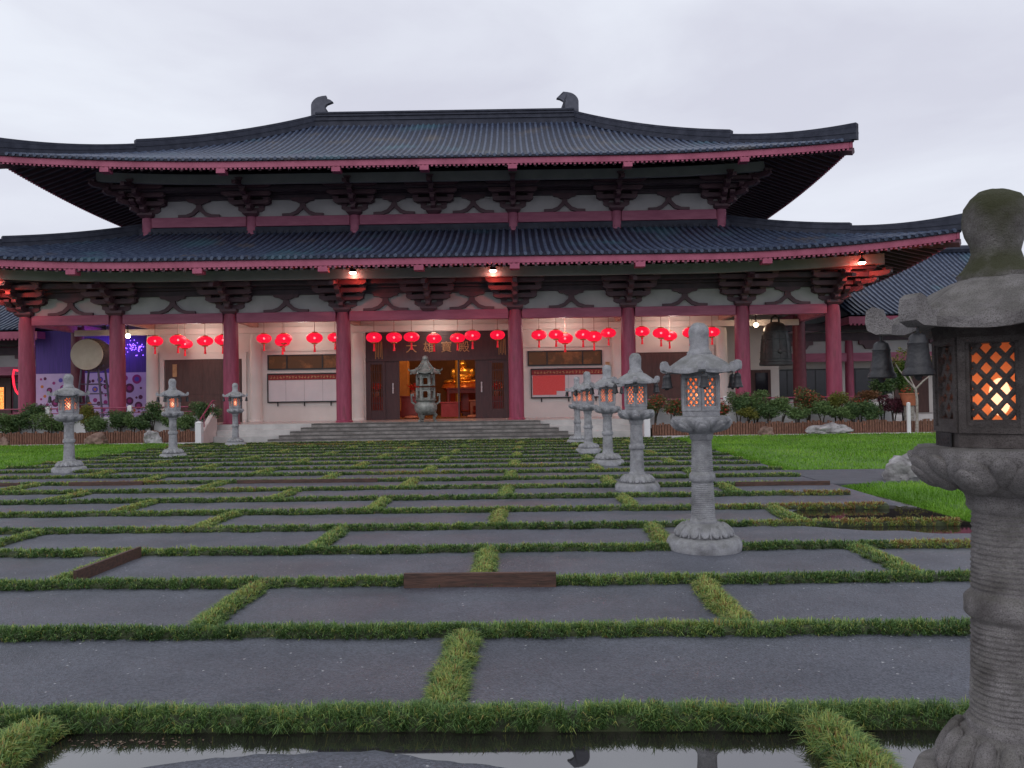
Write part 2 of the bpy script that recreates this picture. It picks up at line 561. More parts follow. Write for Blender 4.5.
def grass_mat(name, stops, noisy=0.25):
    m = bpy.data.materials.new(name)
    m.use_nodes = True
    t = m.node_tree
    b = t.nodes['Principled BSDF']
    b.inputs['Roughness'].default_value = 0.5
    b.inputs['Specular IOR Level'].default_value = 0.35
    at_ = t.nodes.new('ShaderNodeAttribute')
    at_.attribute_name = 'tone'
    r = t.nodes.new('ShaderNodeValToRGB')
    while len(r.color_ramp.elements) < len(stops):
        r.color_ramp.elements.new(0.5)
    for e, (p, c) in zip(r.color_ramp.elements, stops):
        e.position = p
        e.color = (*c, 1)
    t.links.new(at_.outputs['Fac'], r.inputs[0])
    t.links.new(r.outputs[0], b.inputs['Base Color'])
    tr = t.nodes.new('ShaderNodeBsdfTranslucent')
    t.links.new(r.outputs[0], tr.inputs[0])
    ms = t.nodes.new('ShaderNodeMixShader')
    ms.inputs[0].default_value = 0.3
    t.links.new(b.outputs[0], ms.inputs[1])
    t.links.new(tr.outputs[0], ms.inputs[2])
    t.links.new(ms.outputs[0], t.nodes['Material Output'].inputs[0])
    return m


# tone 0..0.5 deep to light green, 0.5..0.75 yellow green, above brown and rust
M_GRASS = grass_mat('border_grass', [(0.0, (0.027, 0.059, 0.017)), (0.3, (0.095, 0.183, 0.056)), (0.5, (0.201, 0.336, 0.100)),
                                     (0.68, (0.439, 0.512, 0.134)), (0.82, (0.342, 0.213, 0.079)), (1.0, (0.305, 0.122, 0.067))])
M_LAWN = grass_mat('lawn_blades', [(0.0, (0.098, 0.230, 0.014)), (0.5, (0.172, 0.368, 0.028)), (1.0, (0.299, 0.483, 0.063))])


# ------------------------------------------------------------------ ground, gravel court, path, lawns
FX0, FX1 = -13.6, 5.25          # court edges
ROW0, DROW, NROW = 3.9, 1.45, 19
g = MB()
g.add([(-2500, -2500, -0.16), (2500, -2500, -0.16), (2500, 2500, -0.16), (-2500, 2500, -0.16)], [(0, 1, 2, 3)])
tag(g.build('ground', M_GROUND), kind='structure')


def sst(a, b, x):
    t = min(1, max(0, (x - a) / (b - a)))
    return t * t * (3 - 2 * t)


def gravel_h(x, y):
    h = 0.010 * noise.noise(Vector((x * 0.9, y * 0.9, 0.3))) + 0.006 * noise.noise(Vector((x * 3.1, y * 3.1, 2.0)))
    if y < 3.95:                                   # the sunk front bay stands in water round a gravel shoal
        e = ((x + 0.98) / 1.12) ** 2 * 0.55 + max(0, (y - 2.6) / 1.02) ** 2.2
        e += 0.16 * noise.noise(Vector((x * 2.3, y * 2.3, 7.0))) + 0.05 * noise.noise(Vector((x * 9, y * 9, 1.0)))
        h = h * 0.5 - 0.050 + 0.052 * (1 - sst(0.75, 1.22, e))
    d = ((x - 4.7) / 1.5) ** 2 + ((y - 10.3) / 1.25) ** 2 + 0.35 * noise.noise(Vector((x * 1.9, y * 1.9, 4.0)))
    h -= 0.045 * (1 - sst(0.55, 1.1, d))
    return h


xs = np.concatenate([np.arange(FX0, -4, 0.16), np.arange(-4, 5.3, 0.06)])
ys = np.concatenate([np.arange(-4, 3.0, 0.5), np.arange(3.0, 4.1, 0.03), np.arange(4.1, 12.5, 0.09), np.arange(12.5, 31.2, 0.3)])
nx, ny = len(xs), len(ys)
vv = [(x, y, gravel_h(x, y)) for y in ys for x in xs]
ff = [(j * nx + i, j * nx + i + 1, (j + 1) * nx + i + 1, (j + 1) * nx + i) for j in range(ny - 1) for i in range(nx - 1)]
g = MB()
g.add(vv, ff)
tag(g.build('gravel_court', M_GRAVEL, smooth=60), kind='structure')

g = MB()
g.add([(FX0, -4, -0.018), (FX1 + 0.2, -4, -0.018), (FX1 + 0.2, 3.88, -0.018), (FX0, 3.88, -0.018)], [(0, 1, 2, 3)])
g.add([(2.9, 8.3, -0.017), (5.42, 8.3, -0.017), (5.42, 12.4, -0.017), (2.9, 12.4, -0.017)], [(0, 1, 2, 3)])
tag(g.build('puddle_water', M_WATER), kind='structure')

g = MB()
g.box(FX1, 40, 14.05, 16.72, -0.15, 0.006)
g.box(FX0 - 30, FX0, -4, 19.0, -0.15, 0.002)
g.box(FX1, 40, -4, 9.4, -0.15, -0.03)
tag(g.build('path', M_PATH), kind='structure')


def blades(px, py, pz, dx, dy, lean, length, width, tone):
    """arrays -> mesh arrays of grass blades, each a bent strip of quad + tip"""
    n = len(px)
    ax, ay = -dy, dx
    hw = width * 0.5
    P = np.zeros((n, 5, 3))
    P[:, 0] = np.stack([px - ax * hw, py - ay * hw, pz], 1)
    P[:, 1] = np.stack([px + ax * hw, py + ay * hw, pz], 1)
    mxx = px + dx * length * lean * 0.42
    myy = py + dy * length * lean * 0.42
    mz = pz + length * (0.66 - 0.12 * lean)
    P[:, 2] = np.stack([mxx + ax * hw * 0.8, myy + ay * hw * 0.8, mz], 1)
    P[:, 3] = np.stack([mxx - ax * hw * 0.8, myy - ay * hw * 0.8, mz], 1)
    P[:, 4] = np.stack([px + dx * length * lean, py + dy * length * lean, pz + length * (1.0 - 0.55 * lean)], 1)
    return P, tone


def build_blades(name, P, tone, material):
    n = len(P)
    me = bpy.data.meshes.new(name)
    me.vertices.add(n * 5)
    me.vertices.foreach_set('co', P.reshape(-1))
    base = (np.arange(n) * 5)[:, None]
    loops = np.concatenate([base + np.array([[0, 1, 2, 3]]), base + np.array([[3, 2, 4]])], 1).reshape(-1)
    me.loops.add(n * 7)
    me.loops.foreach_set('vertex_index', loops.astype(np.int32))
    st = np.stack([np.arange(n) * 7, np.arange(n) * 7 + 4], 1).reshape(-1)
    me.polygons.add(n * 2)
    me.polygons.foreach_set('loop_start', st.astype(np.int32))
    me.update(calc_edges=True)
    a = me.attributes.new('tone', 'FLOAT', 'POINT')
    a.data.foreach_set('value', np.repeat(tone, 5).astype(np.float32))
    me.materials.append(material)
    me.validate()
    return link(name, me)


# border grass: rows across the court and short cross pieces in running bond
segs = []       # (x0,y0,x1,y1,halfwidth,height,kind)
RIGHT_END = {0: 1.0, 3: 5.2, 4: 5.15, 5: 4.95, 6: 5.0, 7: 4.6, 8: 5.2, 9: 5.3}
PLANKS = [  # x0, x1, row, front side
    (-1.13, 0.17, 2), (-12.6, -10.1, 9), (-9.4, -7.9, 9), (-5.9, -2.9, 9), (-13.5, -12.2, 8), (3.6, 5.15, 8), (-4.6, -3.0, 11), (0.6, 3.9, 12)]
for k in range(NROW):
    y = ROW0 + DROW * k
    xe = RIGHT_END.get(k, 5.25)
    if k == 0:
        xe = 5.2
    segs.append((FX0, y, xe, y, 0.10 + 0.010 * sst(8, 16, y), 0.066 + 0.004 * noise.noise(Vector((k, 0, 0))), 0))
    off = -0.49 if k % 2 == 0 else 1.41
    for n in range(-5, 4):
        x = off + 3.8 * n
        if FX0 + 0.2 < x < xe - 0.2 and k < NROW - 1:
            segs.append((x, y + 0.1, x, y + DROW - 0.1, 0.105 + 0.03 * sst(8, 16, y), 0.062, 1))
for n in range(-2, 3):
    x = 1.41 + 3.8 * n - 0.04
    segs.append((x, 2.3, x, ROW0 - 0.1, 0.13, 0.075, 1))

Ps, Ts = [], []
mound = MB()
for (x0, y0, x1, y1, hw, hh, kind) in segs:
    L = math.hypot(x1 - x0, y1 - y0)
    ux, uy = (x1 - x0) / L, (y1 - y0) / L
    nxx, nyy = -uy, ux
    step = 0.25 if y0 < 14 else 0.8
    ns = max(2, int(L / step))
    prof = [(-1.0, -0.06), (-0.92, 0.45), (-0.55, 0.85), (0, 1.0), (0.55, 0.85), (0.92, 0.45), (1.0, -0.06)]
    vs, fs = [], []
    for i in range(ns + 1):
        t = i / ns * L
        cx, cy = x0 + ux * t, y0 + uy * t
        jw = 0.88 * hw * (0.86 + 0.16 * noise.noise(Vector((cx * 1.7, cy * 1.7, 3))))
        jh = 0.80 * hh * (0.82 + 0.3 * noise.noise(Vector((cx * 2.1, cy * 2.1, 9))))
        for (a, b) in prof:
            vs.append((cx + nxx * a * jw, cy + nyy * a * jw, b * jh + (-0.05 if b < 0 else 0)))
    m_ = len(prof)
    for i in range(ns):
        for j in range(m_ - 1):
            fs.append((i * m_ + j, (i + 1) * m_ + j, (i + 1) * m_ + j + 1, i * m_ + j + 1))
    fs.append(tuple(range(m_)))
    fs.append(tuple(range(ns * m_ + m_ - 1, ns * m_ - 1, -1)))
    mound.add(vs, fs)
    # blades: only as dense as the distance asks for
    pieces = max(1, int(L / 0.5))
    for q in range(pieces):
        ta, tb = L * q / pieces, L * (q + 1) / pieces
        cx, cy = x0 + ux * (ta + tb) / 2, y0 + uy * (ta + tb) / 2
        dist = max(2.2, math.hypot(cx, cy))
        vis = abs(cx + 0.03 * cy) < 0.72 * cy + 0.8
        dens = 4300 * (4.0 / max(4.0, dist)) ** 1.25
        dens = max(dens, 420)
        if not vis:
            dens *= 0.15
        n = int(dens * (tb - ta) * (1.15 if kind else 1.0))
        if n < 1:
            continue
        # tufts: blades fan out from scattered tuft centres
        nt_ = max(2, int((tb - ta) / (0.0045 if dist < 9 else 0.008)))
        tc_t = rng.uniform(ta, tb, nt_)
        tc_a = np.clip(rng.uniform(-1.05, 1.05, nt_), -.95, .95)
        tc_tone = rng.normal(0, .07, nt_)
        tc_len = rng.uniform(.75, 1.3, nt_)
        pick = rng.integers(0, nt_, n)
        a = np.clip(tc_a[pick] + rng.normal(0, .16, n), -1, 1)
        t = tc_t[pick] + rng.normal(0, .015, n)
        bx = x0 + ux * t + nxx * a * hw * 0.92
        by = y0 + uy * t + nyy * a * hw * 0.92
        wob = 0.009 * np.sin(t * 5.1 + y0 * 3) + 0.009 * np.sin(t * 13.7 + x0)
        bx = bx + nxx * wob
        by = by + nyy * wob
        bz = hh * (1 - a ** 2) * 0.75 - 0.012
        ang = rng.uniform(0, 2 * PI, n)
        dx = np.cos(ang) + nxx * a * 1.25
        dy = np.sin(ang) + nyy * a * 1.25
        dl = np.sqrt(dx * dx + dy * dy) + 1e-6
        lean = np.clip(0.55 + 0.35 * np.abs(a) + rng.normal(0, .22, n), .1, 1.3)
        ln = rng.uniform(0.036, 0.068, n) * tc_len[pick] * (1.15 if cy < 4.2 else 1.0)
        wd = rng.uniform(0.0035, 0.0062, n) * max(1, dist / 4.5) ** 0.9
        base = 0.36 if not kind else 0.54
        pv = noise.noise(Vector((cx * 0.5, cy * 0.5, 5)))
        base += 0.16 * pv + 0.04 * sst(6, 14, dist)  # tone rises with distance: the sky-lit look of far tops put into the colour
        br = noise.noise(Vector((cx * 0.34 + 3.0, cy * 0.62, 8.0)))
        if kind == 0 and dist > 6.5:
            base += max(0, br - 0.25) * 1.1 * sst(6.5, 9, dist)
        if kind == 0 and cx > 2.6 and 8.6 < cy < 12 and cx < 5.3:
            base = 0.78 if cx > 3.4 else 0.62
        if kind == 0 and cx > 3.6 and 7.8 < cy < 8.4:
            base = 0.72
        tone = np.clip(base + rng.normal(0, .12, n) + tc_tone[pick] * 1.2 + 0.16 * (0.5 - np.abs(a)), 0, 1)  # crown blades lighter than the flanks: sky light from above put into the tone
        dry = rng.random(n) < 0.05
        tone[dry] = rng.uniform(.66, .80, dry.sum())
        P, T = blades(bx, by, bz, dx / dl, dy / dl, lean, ln, wd, tone)
        Ps.append(P)
        Ts.append(T)
M_MOUND = mat('grass_root_mat', (0.020, 0.026, 0.012), (0.055, 0.070, 0.026), rough=0.9, scale=9, bump=0.6, bscale=40)
tag(mound.build('grass_root_mat', M_MOUND, smooth=50), kind='stuff')
bo = build_blades('border_grass', np.concatenate(Ps), np.concatenate(Ts), M_GRASS)
tag(bo, 'low clipped green grass borders dividing the gravel court into bays', 'grass', kind='stuff')
tag(bpy.data.objects['grass_root_mat'], 'dark matted roots under the grass borders of the court', 'grass')

# lawns
lawn = MB()
LAWNS = [(5.42, 24, 16.75, 30.7), (5.42, 16, 9.3, 14.02), (-34, -13.72, 19.0, 30.7)]
Ps, Ts = [], []
for (x0, x1, y0, y1) in LAWNS:
    nxx_ = int((x1 - x0) / 0.5)
    nyy_ = int((y1 - y0) / 0.5)
    vs = []
    for j in range(nyy_ + 1):
        for i in range(nxx_ + 1):
            x, y = x0 + (x1 - x0) * i / nxx_, y0 + (y1 - y0) * j / nyy_
            e = min(x - x0, x1 - x, y - y0, y1 - y)
            vs.append((x, y, -0.12 if e < 1e-6 else 0.05 + 0.03 * noise.noise(Vector((x * .4, y * .4, 0)))))
    fs = [(j * (nxx_ + 1) + i, j * (nxx_ + 1) + i + 1, (j + 1) * (nxx_ + 1) + i + 1, (j + 1) * (nxx_ + 1) + i)
          for j in range(nyy_) for i in range(nxx_)]
    lawn.add(vs, fs)
    area = (x1 - x0) * (y1 - y0)
    n = int(min(90000, area * (1500 if y0 < 12 else 420)))
    # front and court-side edges get extra blades
    bx = rng.uniform(x0 + .02, x1, n)
    by = rng.uniform(y0 + .02, y1, n)
    ne = n // 6
    by[:ne] = y0 + np.abs(rng.normal(0, .1, ne))
    if x0 > 0:
        bx[ne:2 * ne] = x0 + np.abs(rng.normal(0, .1, ne))
    else:
        bx[ne:2 * ne] = x1 - np.abs(rng.normal(0, .1, ne))
    ang = rng.uniform(0, 2 * PI, n)
    inx = np.minimum(bx - x0, x1 - bx)
    iny = np.minimum(by - y0, y1 - by)
    bz = np.where(np.minimum(inx, iny) < 0.35, np.minimum(inx, iny) / 0.5 * 0.16 - 0.09, 0.04)
    ln = rng.uniform(.05, .10, n)
    wd = rng.uniform(.006, .011, n) * (1 if y0 < 12 else 2.0)
    pn = np.array([noise.noise(Vector((float(bx[i]) * .8, float(by[i]) * .8, 2.0))) for i in range(n)])
    tone = np.clip(0.40 + rng.normal(0, .15, n) + 0.55 * pn + 0.10 * np.sin(bx * 1.3 + by * .7) * np.sin(by * .9 - bx * .31), 0, 1)
    P, T = blades(bx, by, bz, np.cos(ang), np.sin(ang), np.clip(rng.normal(.5, .2, n), .1, 1), ln, wd, tone)
    Ps.append(P)
    Ts.append(T)
tag(lawn.build('lawn', M_LAWNBASE, smooth=60), kind='structure')
tag(build_blades('lawn_grass', np.concatenate(Ps), np.concatenate(Ts), M_LAWN), 'bright green mown lawn grass beside the court', 'grass', kind='stuff')

# fallen leaves in the water at the left
g = MB()
for i in range(90):
    x = -1.95 + random.gauss(0, .16)
    y = 3.70 + random.gauss(0, .035)
    a = random.uniform(0, PI)
    s = random.uniform(.005, .012)
    g.add([(x + s * math.cos(a), y + s * math.sin(a), -0.0145), (x - s * .5 * math.sin(a), y + s * .5 * math.cos(a), -0.0125),
           (x - s * math.cos(a), y - s * math.sin(a), -0.0145), (x + s * .5 * math.sin(a), y - s * .5 * math.cos(a), -0.0128)], [(0, 1, 2, 3)])
tag(g.build('leaf_litter', mat('wet_dead_leaf', (0.10, 0.045, 0.035), (0.20, 0.15, 0.10), rough=0.6, scale=30)),
    'dead brown leaf litter floating in the puddle at lower left', 'leaf litter', kind='stuff')

# ------------------------------------------------------------------ temple hall
CX, CY, HROT = -4.5, 34.0, R(1.4)
HM = Matrix.Translation((CX, CY, 0)) @ Matrix.Rotation(HROT, 4, 'Z')      # the hall stands a little askew to the court
HI = HM.inverted()


def hall_at(px, py, ly):
    """world point seen at a pixel, on the plane ly behind the column line of the hall"""
    Y = CY + ly
    for _ in range(5):
        p = at(px, py, Y)
        Y += (ly - (HI @ p).y)
    return p


hall = empty('temple_hall', (CX, CY, 0), 'large temple hall with two tiers of dark tiled roof and rose red columns', 'temple', rz=HROT)
COLX = [-17.66, -13.68, -8.70, -3.77, 3.77, 8.70, 13.68, 17.66]
UPX = [-13.6, -8.65, -3.75, 3.75, 8.65, 13.6]
WY = 3.2            # hall wall plane
MIDY = 9.8          # ridge plane
FZ = 0.70           # floor level

# podium and steps
g = MB()
g.box(-19.6, 19.6, -1.0, 24, -0.1, FZ - 0.02)
pod = g.build('podium', M_PODIUM, hall)
g = MB()
g.box(-19.55, 19.55, -0.98, 3.1, FZ - 0.02, FZ)
g.build('floor', M_FLOOR, pod)
g = MB()
g.box(-8.85, 8.85, -1.35, -1.003, -0.1, 0.46)
g.box(-8.85, 8.85, -1.70, -1.353, -0.1, 0.22)
g.build('side_step', M_PODIUM, pod, bevel=0.015)
g = MB()
for i in range(5):
    e = 4.75 + 0.36 * (4 - i)
    y0 = -3.0 + 0.30 * i
    zt = 0.14 * (i + 1) + (0.004 if i == 4 else 0)
    g.box(-e, e, y0, y0 + 0.298 if i < 4 else -0.95, -0.1, zt)
    g.box(-e + 0.1, e - 0.1, y0 + 0.03, y0 + 0.09, zt, zt + 0.006, 1)
    g.box(-e + .02, e - .02, y0 - .004, y0 - .0005, zt - .055, zt - .015, 1)
    nn = int(2 * e / 0.3)
    for q in range(nn):
        x = -e + 0.2 + q * 0.3
        g.box(x, x + 0.16, y0 + 0.12, y0 + 0.2, zt, zt + 0.008, 1)
g.build('steps', [M_STEPS, M_TREAD], pod)

# columns
def column_mesh(name, h, r0, r1, m, base=True):
    q = MB()
    pr = [(r0 * 1.0, 0), (r0, 0.05), (r0 * 1.0, h * .4), (r1, h * .93), (r1 * .86, h)]
    if base:
        pr = [(r0 * 1.12, 0), (r0 * 1.13, .05), (r0 * 1.06, .08), (r0, .085), (r0 * 1.0, h * .4), (r1, h * .93), (r1 * .86, h)]
    q.lathe(pr, 28)
    me = q.mesh(name, m)
    me.shade_smooth()
    me.set_sharp_from_angle(angle=R(40))
    return me


me_col = column_mesh('column', 5.50 - FZ, 0.33, 0.31, M_RED)
for x in COLX:
    link('column', me_col, hall, (x, 0, FZ))
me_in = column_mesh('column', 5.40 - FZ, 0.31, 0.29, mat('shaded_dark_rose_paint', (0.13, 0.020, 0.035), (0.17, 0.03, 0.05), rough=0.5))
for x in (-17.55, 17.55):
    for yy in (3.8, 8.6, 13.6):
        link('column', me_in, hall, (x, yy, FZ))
me_pil = column_mesh('pilaster', 4.85 - FZ, 0.29, 0.27, M_WALL)
for x in UPX:
    link('pilaster', me_pil, hall, (x, WY - 0.05, FZ))
me_up = column_mesh('upper_column', 1.35, 0.27, 0.25, M_BEAM, base=False)
for x in UPX:
    link('upper_column', me_up, hall, (x, WY - 0.42, 9.15))

# tie beams, plaster panels, struts
def strut_mesh():
    q = MB()
    # split into convex-ish halves for a clean fill
    L = [(-0.98, 0), (-0.52, 0), (-.26, .09), (0, .33), (0, .62), (-.11, .62), (-.14, .45), (-0.34, .24), (-0.60, .135), (-0.98, .12)]
    Rr = [(-x, z) for x, z in reversed(L)]
    q.prism(L, -0.12, 0.06)
    q.prism(Rr, -0.12, 0.06)
    q.prism([(-.20, .615), (.20, .615), (.34, .70), (.52, .73), (.58, .86), (-.58, .86), (-.52, .73), (-.34, .70)], -0.16, 0.06)
    return q.mesh('strut', M_BRACKET)


me_strut = strut_mesh()
bay_list = [(COLX[i], COLX[i + 1]) for i in range(7)]
for (a, b) in bay_list:
    g = MB()
    g.box(a + .30, b - .30, -0.16, 0.16, 5.12, 5.54)
    g.build('tie_beam', M_BEAM, hall, bevel=0.02)
    g = MB()
    g.box(a, b, -0.02, 0.06, 5.543, 6.30)
    g.build('plaster_panel', M_PANEL, hall)
    if b - a > 6:
        cs = [a + (b - a) * .25, a + (b - a) * .75]
    else:
        cs = [(a + b) / 2]
    for c in cs:
        link('strut', me_strut, hall, (c, -0.03, 5.545)).scale.z = .9
for i in range(5):
    a, b = UPX[i], UPX[i + 1]
    g = MB()
    g.box(a + .24, b - .24, WY - .60, WY - .25, 9.95, 10.42)
    g.build('tie_beam', M_BEAM, hall, bevel=0.02)
    g = MB()
    g.box(a, b, WY - .45, WY - .38, 10.423, 11.22)
    g.build('plaster_panel', M_PANEL, hall)
    cs = [a + (b - a) * .25, a + (b - a) * .75] if b - a > 6 else [(a + b) / 2]
    for c in cs:
        link('strut', me_strut, hall, (c, WY - .47, 10.425))
# side panels on the verandah ends and upper storey ends
for s in (-1, 1):
    xx = 17.55 * s
    for (y0, y1) in ((.3, 3.5), (4.1, 8.3), (8.9, 13.3)):
        g = MB()
        g.box(xx - .16, xx + .16, y0, y1, 5.12, 5.54)
        g.build('side_beam', M_BEAM, hall)
    # cream wall with a doorway that closes the verandah end
    x0, x1 = sorted((s * 13.75, s * 17.3))
    g = MB()
    g.box(x0, x1, 6.0, 6.2, FZ, 6.4)
    lw = g.build('end_wall', M_WALL, hall)
    xm = s * 16.1
    g = MB()
    g.box(xm - .75, xm + .75, 5.93, 5.997, FZ, 2.9)
    dw = g.build('end_door', M_SLIDE, hall, bevel=.01)
    g = MB()
    g.box(xm - .05, xm + .6, 5.90, 5.928, 1.7, 2.75)
    g.build('pane', M_GLASSDARK, dw)
g = MB()
for s in (-1, 1):
    g.box(17.55 * s - .03, 17.55 * s + .03, 0.07, 16, 5.443, 6.9)
    g.box(13.62 * s - .06, 13.62 * s + .06, WY + .1, 16.4, 9, 12.6)
g.box(-13.6, 13.6, 16.35, 16.45, FZ, 12.6)
g.build('side_panel', M_PANEL, hall)

# layered dark beams over the panels
g = MB()
g.box(-18.6, 18.6, -.20, .25, 6.303, 6.52)
g.box(-18.9, 18.9, -.42, .25, 6.523, 6.68)
g.box(-19.1, 19.1, -.95, -.6, 6.62, 6.82)
g.box(-18.9, 18.9, -.30, .25, 6.683, 7.30)
g.box(-19.0, 19.0, -1.3, -1.16, 6.86, 6.98)
g.build('architrave', M_DARK, hall)
g = MB()
g.box(-14.6, 14.6, WY - .62, WY - .2, 11.223, 11.42)
g.box(-14.8, 14.8, WY - .85, WY - .2, 11.423, 11.6)
g.box(-15.1, 15.1, WY - 1.5, WY - 1.1, 11.44, 11.62)
g.box(-14.9, 14.9, WY - .75, WY - .2, 11.603, 12.5)
g.build('architrave', M_DARK, hall)

# bracket sets (stacked arms and blocks)
def bracket_mesh(corner=0):
    q = MB()
    q.taper(0, 0, 0, .12, .24, .24, .36, .36)
    q.box(-.36, .36, -.36, .36, .12, .24)
    tiers = [(.24, .62, .55, 0.0), (.56, .95, .95, .35), (.88, 1.15, 1.35, .75), (1.18, 1.25, 1.75, 1.15)]
    for (z, hl, pj, py) in tiers:
        # arm across the wall, ends cut on the underside
        for yy in sorted({0.0, py}):
            q.prism([(-hl, z + .10), (-hl + .16, z), (hl - .16, z), (hl, z + .10), (hl, z + .21), (-hl, z + .21)], -yy - .11, -yy + .11)
            for xx in (-hl + .13, 0, hl - .13):
                q.taper(xx, -yy, z + .213, z + .317, .11, .12, .165, .16)
        # arm reaching forward
        Mx = Matrix.Rotation(R(90), 4, 'Z')
        q.prism([(-pj, z + .08), (-pj + .18, z - .015), (.3, z - .015), (.3, z + .215), (-pj, z + .215)], -.10, .10, M=Mx)
        q.taper(0, -pj + .14, z + .216, z + .318, .12, .12, .17, .17)
        if corner:
            Mc = Matrix.Rotation(R(90 - 45 * corner) if corner < 0 else R(90 + 45), 4, 'Z')
            dj = pj * 1.45
            Mc = Matrix.Rotation(R(135 if corner > 0 else 45), 4, 'Z')
            q.prism([(-dj, z + .09), (-dj + .2, z - .02), (.3, z - .02), (.3, z + .218), (-dj, z + .218)], -.12, .12, M=Mc)
            ang = Mc @ Vector((-dj + .16, 0, 0))
            q.taper(ang.x, ang.y, z + .219, z + .32, .13, .13, .18, .18)
            # arm round the corner on the side wall
            q.prism([(-hl, z + .10), (-hl + .16, z), (hl - .16, z), (hl, z + .10), (hl, z + .212), (-hl, z + .212)],
                    -.112, .112, M=Matrix.Translation((corner * py * .9, 0, 0)) @ Mx)
            q.prism([(-pj, z + .085), (-pj + .18, z - .012), (.3, z - .012), (.3, z + .214), (-pj, z + .214)],
                    -.10, .10, M=Matrix.Rotation(0 if corner < 0 else PI, 4, 'Z'))
    # slanting lever poking out on top
    q.prism([(-2.35, 1.02), (-2.35, 1.20), (-.1, 1.62), (-.1, 1.45)], -.085, .085, M=Matrix.Rotation(R(90), 4, 'Z'))
    return q.mesh('bracket_set', M_BRACKET)


me_br, me_brl, me_brr = bracket_mesh(0), bracket_mesh(-1), bracket_mesh(1)
for i, x in enumerate(sorted(COLX + [0.0])):
    me = me_brl if i == 0 else me_brr if i == 8 else me_br
    o = link('bracket_set', me, hall, (x, 0, 5.49))
    o.scale = (1, .95, .90)
for i, x in enumerate(sorted(UPX + [0.0])):
    me = me_brl if i == 0 else me_brr if i == 6 else me_br
    o = link('bracket_set', me, hall, (x, WY - .42, 10.42))
    o.scale = (1.0, 1.05, .93)

